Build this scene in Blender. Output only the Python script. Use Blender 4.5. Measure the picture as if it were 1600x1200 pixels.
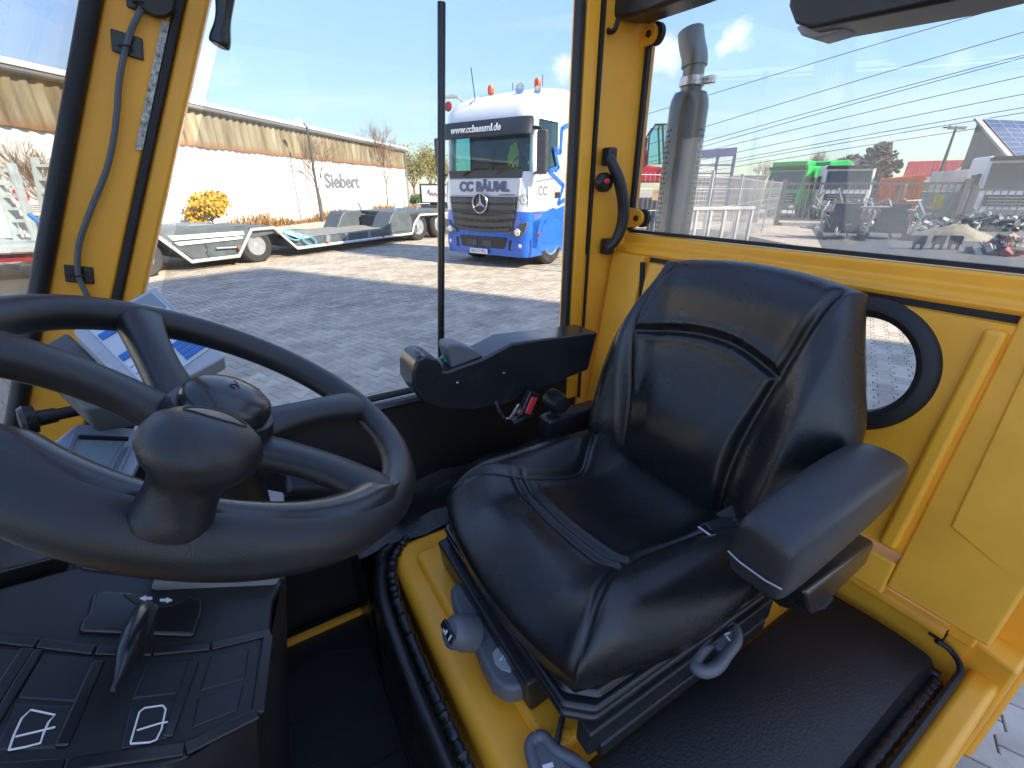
import bpy, bmesh, math, random
from mathutils import Vector, Matrix
random.seed(7)
R = math.radians
scene = bpy.context.scene
for o in list(bpy.data.objects): bpy.data.objects.remove(o)
COL = scene.collection

# ------------------------------------------------------------------ camera
CAM_H = 1.65
FPX = 695.0                      # focal length in pixels of a 1600 px wide frame
TH = math.atan(305 / 695.0)      # pitch below the horizon
cd = bpy.data.cameras.new('camera'); cam = bpy.data.objects.new('camera', cd); COL.objects.link(cam)
cam.location = (0, 0, CAM_H); cam.rotation_euler = (R(90) - TH, 0, 0)
cd.sensor_width = 36; cd.sensor_fit = 'HORIZONTAL'; cd.lens = FPX / 1600 * 36
cd.clip_start = 0.02; cd.clip_end = 3000
scene.camera = cam
# ------------------------------------------------------------------ world, sun, exposure
SUN_AZ, SUN_EL = 118.0, 36.0     # compass-like heading from +Y towards +X, elevation
world = bpy.data.worlds.new('World'); scene.world = world; world.use_nodes = True
nt = world.node_tree; nt.nodes.clear()
def wn(t, **k):
    n = nt.nodes.new(t)
    for a, b in k.items(): setattr(n, a, b)
    return n
sky = wn('ShaderNodeTexSky', sky_type='NISHITA', sun_disc=False, sun_elevation=R(SUN_EL), sun_rotation=R(SUN_AZ), altitude=200, air_density=1.0, dust_density=0.25, ozone_density=1.8)
tc = wn('ShaderNodeTexCoord'); bg = wn('ShaderNodeBackground'); out = wn('ShaderNodeOutputWorld')
def wmath(op, a, b=None, c=None, clamp=False):
    n = wn('ShaderNodeMath', operation=op, use_clamp=clamp)
    for i, x in enumerate((a, b, c)):
        if x is None: continue
        if isinstance(x, (int, float)): n.inputs[i].default_value = x
        else: nt.links.new(x, n.inputs[i])
    return n.outputs[0]
mp = wn('ShaderNodeMapping'); mp.inputs['Scale'].default_value = (1.0, 1.6, 5.0); mp.inputs['Rotation'].default_value = (0.25, 0.2, 0.6)
nt.links.new(tc.outputs['Generated'], mp.inputs[0])
nz = wn('ShaderNodeTexNoise'); nz.inputs['Scale'].default_value = 2.2; nz.inputs['Detail'].default_value = 7; nz.inputs['Roughness'].default_value = .58; nz.inputs['Distortion'].default_value = .6
nt.links.new(mp.outputs[0], nz.inputs['Vector'])
cirrus = wmath('MULTIPLY', wmath('MULTIPLY_ADD', nz.outputs[0], 3.2, -1.5, True), .38)
n2 = wn('ShaderNodeTexNoise'); n2.inputs['Scale'].default_value = 24; n2.inputs['Detail'].default_value = 6; n2.inputs['Roughness'].default_value = .62
nt.links.new(tc.outputs['Generated'], n2.inputs['Vector'])
def sray(px, py):
    x = (px - 800) / FPX; y = (600 - py) / FPX; c, s = math.cos(TH), math.sin(TH)
    return Vector((x, c + s * y, -s + c * y))
fac = cirrus
for px, py, rad in ((1036, 84, .040), (1147, 62, .030), (884, 100, .026), (1490, 95, .030), (1300, 150, .03)):
    d = sray(px, py).normalized()
    dt = wn('ShaderNodeVectorMath', operation='DISTANCE'); nt.links.new(tc.outputs['Generated'], dt.inputs[0]); dt.inputs[1].default_value = d
    m = wmath('SUBTRACT', 1.0, wmath('DIVIDE', dt.outputs['Value'], rad))
    m = wmath('ADD', m, wmath('MULTIPLY_ADD', n2.outputs[0], 2.4, -1.25))
    m = wmath('MULTIPLY', wmath('MULTIPLY', m, 1.6, clamp=True), .8 if px < 1200 else .28)
    fac = wmath('MAXIMUM', fac, m)
bw = wn('ShaderNodeRGBToBW'); nt.links.new(sky.outputs[0], bw.inputs[0])
gain = wmath('DIVIDE', 2.3, wmath('MULTIPLY_ADD', bw.outputs[0], .75, 1.0))          # soft shoulder over the whole sky
vm = wn('ShaderNodeVectorMath', operation='SCALE'); nt.links.new(sky.outputs[0], vm.inputs[0]); nt.links.new(gain, vm.inputs['Scale'])
hs_ = wn('ShaderNodeHueSaturation'); hs_.inputs['Hue'].default_value = .51; hs_.inputs['Saturation'].default_value = 1.02; hs_.inputs['Value'].default_value = .93; nt.links.new(vm.outputs[0], hs_.inputs['Color']); skyc = hs_.outputs[0]
mx = wn('ShaderNodeMix', data_type='RGBA'); nt.links.new(fac, mx.inputs['Factor']); nt.links.new(skyc, mx.inputs[6]); mx.inputs[7].default_value = (2.9, 3.0, 3.15, 1)
nt.links.new(mx.outputs[2], bg.inputs[0]); bg.inputs[1].default_value = 0.10
nt.links.new(bg.outputs[0], out.inputs[0])
sd = bpy.data.lights.new('sun', 'SUN'); sun = bpy.data.objects.new('sun', sd); COL.objects.link(sun)
sd.energy = 2.5; sd.angle = R(.53); sd.color = (1, .88, .70)
sv = Vector((math.sin(R(SUN_AZ)) * math.cos(R(SUN_EL)), math.cos(R(SUN_AZ)) * math.cos(R(SUN_EL)), math.sin(R(SUN_EL))))
sun.rotation_euler = sv.to_track_quat('Z', 'Y').to_euler(); sun.location = (20, -10, 30)
vs = scene.view_settings; vs.view_transform = 'Standard'; vs.look = 'None'; vs.gamma = 1; vs.exposure = 2.55; vs.use_curve_mapping = False
scene.cycles.max_bounces = 10; scene.cycles.transparent_max_bounces = 16

# ------------------------------------------------------------------ pixel helpers (1600x1200 photograph pixels -> directions)
CAMP = Vector((0, 0, CAM_H))
def hit(px, py, p0, n):
    d = sray(px, py); n = Vector(n); return CAMP + d * ((Vector(p0) - CAMP).dot(n) / d.dot(n))
def ground(px, py, z=0.0): return hit(px, py, (0, 0, z), (0, 0, 1))
def at_y(px, py, Y): return hit(px, py, (0, Y, 0), (0, 1, 0))
# cab axes: a = towards the rear of the forklift, b = towards its right-hand side (away from the camera)
YAW = R(59); AX = Vector((math.sin(YAW), math.cos(YAW), 0)); BX = Vector((-math.cos(YAW), math.sin(YAW), 0)); ZX = Vector((0, 0, 1))
ROOT_A, ROOT_B = .45, .5
def L(a, b, z): return Vector((a - ROOT_A, b - ROOT_B, z + CAM_H))         # cab coords -> forklift local
def toL(w): return Vector((w.dot(AX) - ROOT_A, w.dot(BX) - ROOT_B, w.z))   # world -> forklift local
def pa(px, py, a): return toL(hit(px, py, AX * a, AX))
def pb(px, py, b): return toL(hit(px, py, BX * b, BX))
def pz(px, py, z): return toL(hit(px, py, (0, 0, z + CAM_H), ZX))
LA, LB = Vector((1, 0, 0)), Vector((0, 1, 0))

# ------------------------------------------------------------------ materials
MAT = {}
def mat(name, col, rough=.5, metal=0.0, bump=None, var=None, coat=0.0, spec=.5, emit=None, vor=None):
    if name in MAT: return MAT[name]
    m = bpy.data.materials.new(name); m.use_nodes = True; t = m.node_tree; b = t.nodes['Principled BSDF']
    b.inputs['Base Color'].default_value = (*col, 1); b.inputs['Roughness'].default_value = rough; b.inputs['Metallic'].default_value = metal
    b.inputs['Coat Weight'].default_value = coat; b.inputs['Coat Roughness'].default_value = .12; b.inputs['Specular IOR Level'].default_value = spec
    if emit: b.inputs['Emission Color'].default_value = (*emit[0], 1); b.inputs['Emission Strength'].default_value = emit[1]
    tcn = t.nodes.new('ShaderNodeTexCoord')
    if var:
        n = t.nodes.new('ShaderNodeTexNoise'); n.inputs['Scale'].default_value = var[0]; n.inputs['Detail'].default_value = 5; n.inputs['Roughness'].default_value = .65
        t.links.new(tcn.outputs['Object'], n.inputs['Vector'])
        r = t.nodes.new('ShaderNodeValToRGB'); a = var[1]
        r.color_ramp.elements[0].position = .3; r.color_ramp.elements[1].position = .72
        c2 = var[2] if len(var) > 2 else tuple(min(1, x * (1 + a)) for x in col)
        r.color_ramp.elements[0].color = (*[x * (1 - a) for x in col], 1); r.color_ramp.elements[1].color = (*c2, 1)
        t.links.new(n.outputs[0], r.inputs[0]); t.links.new(r.outputs[0], b.inputs['Base Color'])
        rr = t.nodes.new('ShaderNodeMapRange'); rr.inputs[3].default_value = max(.03, rough - .09); rr.inputs[4].default_value = min(1, rough + .09)
        t.links.new(n.outputs[0], rr.inputs[0]); t.links.new(rr.outputs[0], b.inputs['Roughness'])
    if bump or vor:
        if vor:
            n = t.nodes.new('ShaderNodeTexVoronoi'); n.feature = 'F1'; n.inputs['Scale'].default_value = vor[0]; h = n.outputs['Distance']; st = vor[1]
        else:
            n = t.nodes.new('ShaderNodeTexNoise'); n.inputs['Scale'].default_value = bump[0]; n.inputs['Detail'].default_value = 4; h = n.outputs[0]; st = bump[1]
        t.links.new(tcn.outputs['Object'], n.inputs['Vector'])
        if bump and vor:
            n_ = t.nodes.new('ShaderNodeTexNoise'); n_.inputs['Scale'].default_value = bump[0]; n_.inputs['Detail'].default_value = 6; n_.inputs['Roughness'].default_value = .7; n_.inputs['Distortion'].default_value = 1.2; t.links.new(tcn.outputs['Object'], n_.inputs['Vector'])
            ma = t.nodes.new('ShaderNodeMath'); ma.operation = 'MULTIPLY_ADD'; ma.inputs[1].default_value = bump[1]; t.links.new(n_.outputs[0], ma.inputs[0]); t.links.new(h, ma.inputs[2]); h = ma.outputs[0]
        bp = t.nodes.new('ShaderNodeBump'); bp.inputs['Strength'].default_value = st; bp.inputs['Distance'].default_value = .002 if len(vor or bump) < 3 else (vor or bump)[2]
        t.links.new(h, bp.inputs['Height']); t.links.new(bp.outputs[0], b.inputs['Normal'])
    MAT[name] = m; return m
def glass_mat(name, tint=(1, 1, 1), refl=1.0, dirt=0.0, dcol=(.55, .53, .5)):
    m = bpy.data.materials.new(name); m.use_nodes = True; t = m.node_tree; t.nodes.clear()
    o = t.nodes.new('ShaderNodeOutputMaterial'); tr = t.nodes.new('ShaderNodeBsdfTransparent'); tr.inputs[0].default_value = (*tint, 1)
    gl = t.nodes.new('ShaderNodeBsdfGlossy'); gl.inputs['Roughness'].default_value = .01
    fr = t.nodes.new('ShaderNodeFresnel'); ge = t.nodes.new('ShaderNodeNewGeometry'); ir = t.nodes.new('ShaderNodeMapRange'); ir.inputs[3].default_value = 1.45; ir.inputs[4].default_value = 1 / 1.45; t.links.new(ge.outputs['Backfacing'], ir.inputs[0]); t.links.new(ir.outputs[0], fr.inputs[0])   # same reflectance on both faces of a thin pane
    mu = t.nodes.new('ShaderNodeMath'); mu.operation = 'MULTIPLY'; mu.inputs[1].default_value = refl; t.links.new(fr.outputs[0], mu.inputs[0])
    ms = t.nodes.new('ShaderNodeMixShader'); t.links.new(mu.outputs[0], ms.inputs[0]); t.links.new(tr.outputs[0], ms.inputs[1]); t.links.new(gl.outputs[0], ms.inputs[2])
    last = ms.outputs[0]
    if dirt:
        tcn = t.nodes.new('ShaderNodeTexCoord'); n = t.nodes.new('ShaderNodeTexNoise'); n.inputs['Scale'].default_value = 9; n.inputs['Detail'].default_value = 8; n.inputs['Roughness'].default_value = .7
        t.links.new(tcn.outputs['Object'], n.inputs['Vector'])
        sx = t.nodes.new('ShaderNodeSeparateXYZ'); t.links.new(tcn.outputs['Object'], sx.inputs[0])
        lo = t.nodes.new('ShaderNodeMapRange'); lo.inputs[1].default_value = 1.78; lo.inputs[2].default_value = 1.53; lo.inputs[3].default_value = .10; lo.inputs[4].default_value = 1.0
        t.links.new(sx.outputs['Z'], lo.inputs[0])
        r = t.nodes.new('ShaderNodeMapRange'); r.inputs[1].default_value = .35; r.inputs[2].default_value = .8; r.inputs[3].default_value = 0.15; r.inputs[4].default_value = 1
        t.links.new(n.outputs[0], r.inputs[0])
        m1 = t.nodes.new('ShaderNodeMath'); m1.operation = 'MULTIPLY'; t.links.new(lo.outputs[0], m1.inputs[0]); t.links.new(r.outputs[0], m1.inputs[1])
        m2 = t.nodes.new('ShaderNodeMath'); m2.operation = 'MULTIPLY'; m2.inputs[1].default_value = dirt; t.links.new(m1.outputs[0], m2.inputs[0])
        df = t.nodes.new('ShaderNodeBsdfTranslucent'); df.inputs[0].default_value = (*dcol, 1)
        d2 = t.nodes.new('ShaderNodeBsdfDiffuse'); d2.inputs[0].default_value = (*dcol, 1)
        md = t.nodes.new('ShaderNodeMixShader'); md.inputs[0].default_value = .5; t.links.new(df.outputs[0], md.inputs[1]); t.links.new(d2.outputs[0], md.inputs[2])
        ms2 = t.nodes.new('ShaderNodeMixShader'); t.links.new(m2.outputs[0], ms2.inputs[0]); t.links.new(last, ms2.inputs[1]); t.links.new(md.outputs[0], ms2.inputs[2]); last = ms2.outputs[0]
    t.links.new(last, o.inputs[0]); MAT[name] = m; return m
def chips(m, col=(.10, .06, .03), scale=38, thr=.79):
    t = m.node_tree; b = t.nodes['Principled BSDF']; src = b.inputs['Base Color'].links[0].from_socket
    n = t.nodes.new('ShaderNodeTexNoise'); n.inputs['Scale'].default_value = scale; n.inputs['Detail'].default_value = 8; n.inputs['Roughness'].default_value = .7
    tc_ = t.nodes.new('ShaderNodeTexCoord'); t.links.new(tc_.outputs['Object'], n.inputs['Vector'])
    r = t.nodes.new('ShaderNodeMapRange'); r.inputs[1].default_value = thr; r.inputs[2].default_value = thr + .02; t.links.new(n.outputs[0], r.inputs[0])
    n3 = t.nodes.new('ShaderNodeTexNoise'); n3.inputs['Scale'].default_value = 2.6; n3.inputs['Detail'].default_value = 7; n3.inputs['Roughness'].default_value = .7; t.links.new(tc_.outputs['Object'], n3.inputs['Vector'])
    r3 = t.nodes.new('ShaderNodeMapRange'); r3.inputs[1].default_value = .52; r3.inputs[2].default_value = .78; r3.inputs[4].default_value = .16; t.links.new(n3.outputs[0], r3.inputs[0])
    m0 = t.nodes.new('ShaderNodeMix'); m0.data_type = 'RGBA'; t.links.new(r3.outputs[0], m0.inputs['Factor']); t.links.new(src, m0.inputs[6]); m0.inputs[7].default_value = (.42, .30, .14, 1)
    m1 = t.nodes.new('ShaderNodeMix'); m1.data_type = 'RGBA'; t.links.new(r.outputs[0], m1.inputs['Factor']); t.links.new(m0.outputs[2], m1.inputs[6]); m1.inputs[7].default_value = (*col, 1); t.links.new(m1.outputs[2], b.inputs['Base Color'])
yellow = mat('yellow_paint', (.93, .42, .026), .40, coat=.12, var=(5, .07), bump=(90, .05))
yellow_dull = mat('yellow_paint_worn', (.93, .43, .034), .45, coat=.08, var=(7, .12), bump=(60, .08))
chips(yellow, thr=.742); chips(yellow_dull, thr=.72)
leather = mat('black_vinyl', (.011, .0115, .012), .27, vor=(700, .20, .0009), bump=(34, 3.5), var=(6, .3), spec=.55)
soft_black = mat('soft_black_foam', (.014, .0145, .0155), .34, spec=.5, vor=(1100, .22, .0009), var=(9, .2))
plastic = mat('black_plastic', (.015, .016, .0175), .37, bump=(900, .25, .0008), var=(8, .2))
plastic_s = mat('black_smooth_plastic', (.015, .016, .018), .24, spec=.6, var=(9, .2))
rubber = mat('black_rubber', (.012, .012, .012), .6, bump=(200, .2))
mat_rubber = mat('floor_rubber', (.010, .011, .013), .7, bump=(500, .4, .001), var=(4, .4))
grey_plastic = mat('grey_plastic', (.12, .13, .145), .42, bump=(700, .15), var=(10, .1))
lgrey = mat('light_grey_plastic', (.34, .36, .38), .45, var=(12, .1), bump=(400, .1))
mgrey = mat('column_grey_plastic', (.26, .265, .27), .5, var=(12, .15), bump=(400, .2))
silver = mat('bright_metal', (.55, .55, .56), .28, metal=1, var=(20, .15))
red_pl = mat('red_plastic', (.55, .03, .035), .4)
white_ink = mat('white_print', (.78, .78, .76), .6)
blue_ink = mat('blue_print', (.03, .16, .48), .5)
screen = mat('display_glass', (.20, .26, .28), .12, coat=.6)
cable_m = mat('grey_cable', (.10, .11, .12), .5, bump=(300, .2))
window_glass = glass_mat('cab_glass', (.83, .85, .86), .7)
roof_glass = glass_mat('roof_glass', (.985, .99, .99), .7)
rear_glass = glass_mat('rear_glass', (.85, .87, .88), 1.1, dirt=.45)
front_glass = glass_mat('front_glass', (.85, .88, .89), .8, dirt=.12, dcol=(.6, .65, .7))

# ------------------------------------------------------------------ mesh builder
class MB:
    def __init__(s): s.v = []; s.f = []
    def add(s, vs, fs):
        k = len(s.v); s.v += [Vector(p) for p in vs]; s.f += [tuple(i + k for i in f) for f in fs]; return s
    def box(s, c, sz, X=(1, 0, 0), Y=(0, 1, 0), Z=(0, 0, 1)):
        c = Vector(c); X = Vector(X).normalized() * sz[0] / 2; Y = Vector(Y).normalized() * sz[1] / 2; Z = Vector(Z).normalized() * sz[2] / 2
        vs = [c + X * i + Y * j + Z * k for k in (-1, 1) for j in (-1, 1) for i in (-1, 1)]
        return s.add(vs, [(0, 2, 3, 1), (4, 5, 7, 6), (0, 1, 5, 4), (2, 6, 7, 3), (0, 4, 6, 2), (1, 3, 7, 5)])
    def prism(s, poly, ext):
        n = len(poly); e = Vector(ext); p = [Vector(q) for q in poly]
        nrm = Vector((0, 0, 0))
        for i in range(n): nrm += p[i].cross(p[(i + 1) % n])
        if nrm.dot(e) > 0: p = p[::-1]
        return s.add(p + [q + e for q in p], [tuple(range(n)), tuple(range(2 * n - 1, n - 1, -1))] + [(i, i + n, (i + 1) % n + n, (i + 1) % n)[::1] for i in range(n)])
    def tube(s, path, r, n=10, cap=True, sx=1.0, up=None):
        P = [Vector(q) for q in path]; m = len(P); rr = r if isinstance(r, (list, tuple)) else [r] * m
        k = len(s.v); T = [(P[min(i + 1, m - 1)] - P[max(i - 1, 0)]).normalized() for i in range(m)]
        u = Vector(up) if up else (Vector((0, 0, 1)) if abs(T[0].z) < .9 else Vector((1, 0, 0)))
        for i in range(m):
            u = (u - T[i] * u.dot(T[i])).normalized(); w = T[i].cross(u)
            for j in range(n):
                a = 2 * math.pi * j / n; s.v.append(P[i] + (u * math.cos(a) + w * math.sin(a) * sx) * rr[i])
        for i in range(m - 1):
            for j in range(n): s.f.append((k + i * n + j, k + i * n + (j + 1) % n, k + (i + 1) * n + (j + 1) % n, k + (i + 1) * n + j))
        if cap: s.f.append(tuple(k + j for j in range(n))[::-1]); s.f.append(tuple(k + (m - 1) * n + j for j in range(n)))
        return s
    def lathe(s, prof, o, ax, n=32, e=1.0, xdir=None, cap=True):
        ax = Vector(ax).normalized(); u = Vector(xdir) if xdir else (Vector((0, 0, 1)) if abs(ax.z) < .9 else Vector((1, 0, 0))); u = (u - ax * u.dot(ax)).normalized(); w = ax.cross(u); o = Vector(o); k = len(s.v); m = len(prof)
        for r, h in prof:
            for j in range(n):
                a = 2 * math.pi * j / n; s.v.append(o + ax * h + (u * math.cos(a) + w * math.sin(a) * e) * r)
        for i in range(m - 1):
            for j in range(n): s.f.append((k + i * n + j, k + i * n + (j + 1) % n, k + (i + 1) * n + (j + 1) % n, k + (i + 1) * n + j))
        if cap and prof[0][0] > 1e-6: s.f.append(tuple(k + j for j in range(n))[::-1])
        if cap and prof[-1][0] > 1e-6: s.f.append(tuple(k + (m - 1) * n + j for j in range(n)))
        return s
    def grid(s, G, flip=False, closed=False):
        k = len(s.v); nr = len(G); nc = len(G[0])
        for r in G: s.v += [Vector(p) for p in r]
        for i in range(nr - 1):
            for j in range(nc if closed else nc - 1):
                q = (k + i * nc + j, k + i * nc + (j + 1) % nc, k + (i + 1) * nc + (j + 1) % nc, k + (i + 1) * nc + j); s.f.append(q[::-1] if flip else q)
        return s
    def build(s, name, m, parent=None, bevel=0, seg=2, sharp=38, fix=True):
        me = bpy.data.meshes.new(name); me.from_pydata([tuple(p) for p in s.v], [], s.f); me.update()
        if fix and len(s.f) < 60000:
            b = bmesh.new(); b.from_mesh(me); bmesh.ops.recalc_face_normals(b, faces=b.faces); b.to_mesh(me); b.free()
        me.materials.append(m if not isinstance(m, str) else MAT[m])
        me.polygons.foreach_set('use_smooth', [True] * len(me.polygons))
        o = bpy.data.objects.new(name, me); COL.objects.link(o)
        if bevel:
            md = o.modifiers.new('bevel', 'BEVEL'); md.width = bevel; md.segments = seg; md.limit_method = 'ANGLE'; md.angle_limit = R(30); md.harden_normals = True
        else: me.set_sharp_from_angle(angle=R(sharp))
        if parent: o.parent = parent
        return o
def tag(o, label, cat=None, group=None, kind=None):
    if label: o['label'] = label
    if cat: o['category'] = cat
    if group: o['group'] = group
    if kind: o['kind'] = kind
    return o
def empty(name, loc, rz=0, label=None, cat=None, group=None):
    o = bpy.data.objects.new(name, None); COL.objects.link(o); o.location = loc; o.rotation_euler = (0, 0, rz); o.empty_display_size = .2
    return tag(o, label, cat, group)
def copy_tree(o, parent=None):
    c = o.copy(); COL.objects.link(c); c.parent = parent
    for ch in list(o.children): copy_tree(ch, c)
    return c
def text_obj(name, s, size, o, X, Y, m, parent, thick=.002, align='CENTER', shear=0.0, bold=.0, sx=1.0):
    cu = bpy.data.curves.new(name, 'FONT'); cu.body = s; cu.size = size; cu.align_x = align; cu.align_y = 'CENTER'; cu.extrude = thick; cu.shear = shear; cu.offset = bold; cu.resolution_u = 3
    t = bpy.data.objects.new('tmp', cu); COL.objects.link(t)
    me = bpy.data.meshes.new_from_object(t.evaluated_get(bpy.context.evaluated_depsgraph_get())); bpy.data.objects.remove(t)
    X = Vector(X).normalized(); Y = Vector(Y).normalized(); Z = X.cross(Y); o = Vector(o)
    for v in me.vertices: v.co = o + X * (v.co.x * sx) + Y * v.co.y + Z * v.co.z
    me.materials.clear(); me.materials.append(m); me.update()
    ob = bpy.data.objects.new(name, me); COL.objects.link(ob); ob.parent = parent; return ob
def spline(pts, n=8):
    P = [Vector(p) for p in pts]; o = []
    for i in range(len(P) - 1):
        a, b, c, d = P[max(i - 1, 0)], P[i], P[i + 1], P[min(i + 2, len(P) - 1)]
        for k in range(n):
            t = k / n; o.append(.5 * ((2 * b) + (c - a) * t + (2 * a - 5 * b + 4 * c - d) * t * t + (3 * b - a - 3 * c + d) * t ** 3))
    return o + [P[-1]]
def sstep(a, b, x):
    t = max(0, min(1, (x - a) / (b - a))); return t * t * (3 - 2 * t)
# ================================================================== GROUND AND PAVING
white_wall = mat('white_render', (.80, .78, .74), .8, var=(.35, .05), bump=(30, .1, .01))
shaded_asphalt = mat('shaded_asphalt', (.10, .10, .10), .9, var=(3, .25), bump=(120, .4, .004))
concrete = mat('concrete', (.36, .34, .31), .85, var=(2, .18), bump=(60, .3, .004))
bark = mat('bark', (.16, .11, .075), .9, var=(12, .3))
steel = mat('galvanised_steel', (.42, .43, .43), .45, metal=.6, var=(9, .2))
dark_steel = mat('dark_steel', (.045, .047, .05), .5, var=(7, .3))
tyre_m = mat('tyre_rubber', (.028, .027, .026), .85, bump=(60, .3), var=(5, .3))
rim_m = mat('wheel_rim', (.50, .51, .52), .38, metal=.7, var=(9, .15))
gmat = mat('yard_ground', (.43, .365, .28), .9, var=(.6, .16), bump=(40, .3, .004))
S_ = 900
gnd = MB().add([(-S_, -S_, 0), (S_, -S_, 0), (S_, S_, 0), (-S_, S_, 0)], [(0, 1, 2, 3)]).build('ground', gmat); gnd['kind'] = 'structure'
HD = R(36); E1 = Vector((math.sin(HD), math.cos(HD), 0)); E2 = Vector((math.cos(HD), -math.sin(HD), 0)); CWID, PLEN, DEL = .142, .20, .0165
bed = MB().add([(-12, -4, .004), (9, -4, .004), (9, 21, .004), (-12, 21, .004)], [(0, 1, 2, 3)]).build('paved_yard', mat('joint_sand', (.085, .075, .062), .95, var=(5, .3)))
bed['kind'] = 'structure'
def paver_pts(inset):
    w = CWID / 2; o = []
    for q, s in ((0, 1), (.22, 1), (.34, -1), (.66, -1), (.78, 1), (1, 1)): o.append((q * PLEN, w + DEL * s))
    full = o + [(y, -x) for y, x in o[::-1]]
    return [(y + (inset if y < 1e-6 else -inset if y > PLEN - 1e-6 else 0), x - math.copysign(inset, x)) for y, x in full]
top, low = paver_pts(.0045), paver_pts(.0022)
ZT = .016
def project(p):
    c, s = math.cos(TH), math.sin(TH); q = p - CAMP; f = q.y * c - q.z * s; u = q.y * s + q.z * c
    return (800 + FPX * q.x / f, 600 - FPX * u / f, f) if f > .05 else None
cand = []
for ci in range(-90, 90):
    for ri in range(-60, 150):
        o = E2 * (ci * CWID) + E1 * ((ri + .5 * (ci % 2)) * PLEN)
        if o.y < -1.5 or o.y > 20.5 or o.x < -11.5 or o.x > 8.5: continue
        d = o.length
        if d > 8 and (o.x > 3.2 or o.x < -.85 * o.y - .5): continue
        if d > 21: continue
        pr_ = project(o + E1 * PLEN / 2); size = 0
        if pr_:
            x, y, f = pr_
            vis = (225 < x < 890 and 390 < y < 640) or (1400 < x < 1640 and 960 < y < 1260 and x * .95 + (y - 1000) * .62 > 1500) or (1318 < x < 1425 and 500 < y < 640) or (0 < x < 110 and 400 < y < 690)
            if vis: size = PLEN * CWID * FPX * FPX / f ** 3 * CAM_H
        cand.append((size, o, d))
cand.sort(key=lambda t: -t[0])
def paver_mat(name, use_attr):
    m = mat(name, (.30, .27, .235), .88, bump=(140, .45, .0015)); t = m.node_tree; b = t.nodes['Principled BSDF']
    src = t.nodes.new('ShaderNodeAttribute') if use_attr else t.nodes.new('ShaderNodeObjectInfo')
    if use_attr: src.attribute_name = 'rnd'; s = src.outputs['Fac']
    else: s = src.outputs['Random']
    r = t.nodes.new('ShaderNodeValToRGB'); r.color_ramp.elements[0].color = (.42, .35, .265, 1); r.color_ramp.elements[1].color = (.57, .485, .375, 1)
    t.links.new(s, r.inputs[0])
    g = t.nodes.new('ShaderNodeNewGeometry'); n = t.nodes.new('ShaderNodeTexNoise'); n.inputs['Scale'].default_value = 1.4; n.inputs['Detail'].default_value = 9; n.inputs['Roughness'].default_value = .75; t.links.new(g.outputs['Position'], n.inputs['Vector'])
    rr = t.nodes.new('ShaderNodeMapRange'); rr.inputs[1].default_value = .3; rr.inputs[2].default_value = .7; rr.inputs[3].default_value = .62; rr.inputs[4].default_value = 1.25; t.links.new(n.outputs[0], rr.inputs[0])
    mm_ = t.nodes.new('ShaderNodeVectorMath'); mm_.operation = 'SCALE'; t.links.new(r.outputs[0], mm_.inputs[0]); t.links.new(rr.outputs[0], mm_.inputs['Scale']); t.links.new(mm_.outputs[0], b.inputs['Base Color'])
    return m
pm1, pm2 = paver_mat('paver_single', False), paver_mat('paver_field', True)
nt_ = len(top)
pmesh = bpy.data.meshes.new('paver'); pmesh.from_pydata([(x, y, ZT) for y, x in top] + [(x, y, ZT - .004) for y, x in low] + [(x, y, .002) for y, x in low], [], [tuple(range(nt_))] + [(i, i + nt_, (i + 1) % nt_ + nt_, (i + 1) % nt_) for i in range(nt_)] + [(i + nt_, i + 2 * nt_, (i + 1) % nt_ + 2 * nt_, (i + 1) % nt_ + nt_) for i in range(nt_)])
bmm = bmesh.new(); bmm.from_mesh(pmesh); bmesh.ops.recalc_face_normals(bmm, faces=bmm.faces)
if sum(f.normal.z for f in bmm.faces) < 0: bmesh.ops.reverse_faces(bmm, faces=bmm.faces)
bmm.to_mesh(pmesh); bmm.free(); pmesh.materials.append(pm1)
for size, o, d in cand[:300]:
    p = bpy.data.objects.new('paver', pmesh); COL.objects.link(p); p.parent = bed
    p.location = o + Vector((0, 0, random.uniform(-.0015, .0015))); p.rotation_euler = (random.gauss(0, .004), random.gauss(0, .004), -HD)
V, Fc, rn = [], [], []
for size, o, d in cand[300:]:
    k = len(V); dz = random.uniform(-.0015, .0015); q = random.random()
    V += [tuple(o + E2 * x + E1 * y + Vector((0, 0, ZT + dz))) for y, x in top]; Fc.append(tuple(range(k + nt_ - 1, k - 1, -1))); rn += [q] * nt_
    if d < 7:
        V += [tuple(o + E2 * x + E1 * y + Vector((0, 0, .002))) for y, x in low]; rn += [q] * nt_
        Fc += [(k + i, k + (i + 1) % nt_, k + (i + 1) % nt_ + nt_, k + i + nt_) for i in range(nt_)]
me = bpy.data.meshes.new('paver_field'); me.from_pydata(V, [], Fc); at_ = me.attributes.new('rnd', 'FLOAT', 'POINT'); at_.data.foreach_set('value', rn); me.materials.append(pm2); me.update()
if me.polygons[0].normal.z < 0: me.flip_normals()
pf = bpy.data.objects.new('paver_field', me); COL.objects.link(pf); pf.parent = bed; pf['kind'] = 'stuff'
# asphalt lane in front of the yard gate; shade is put into its dark grey
q = [ground(1268, 356), ground(1800, 352), Vector((60, 4, 0)), Vector((14, 5, 0)), ground(1292, 400)]
lane = MB().add([p + Vector((0, 0, .008)) for p in q], [tuple(range(len(q)))]).build('shaded_lane', shaded_asphalt); lane['kind'] = 'structure'

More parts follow.
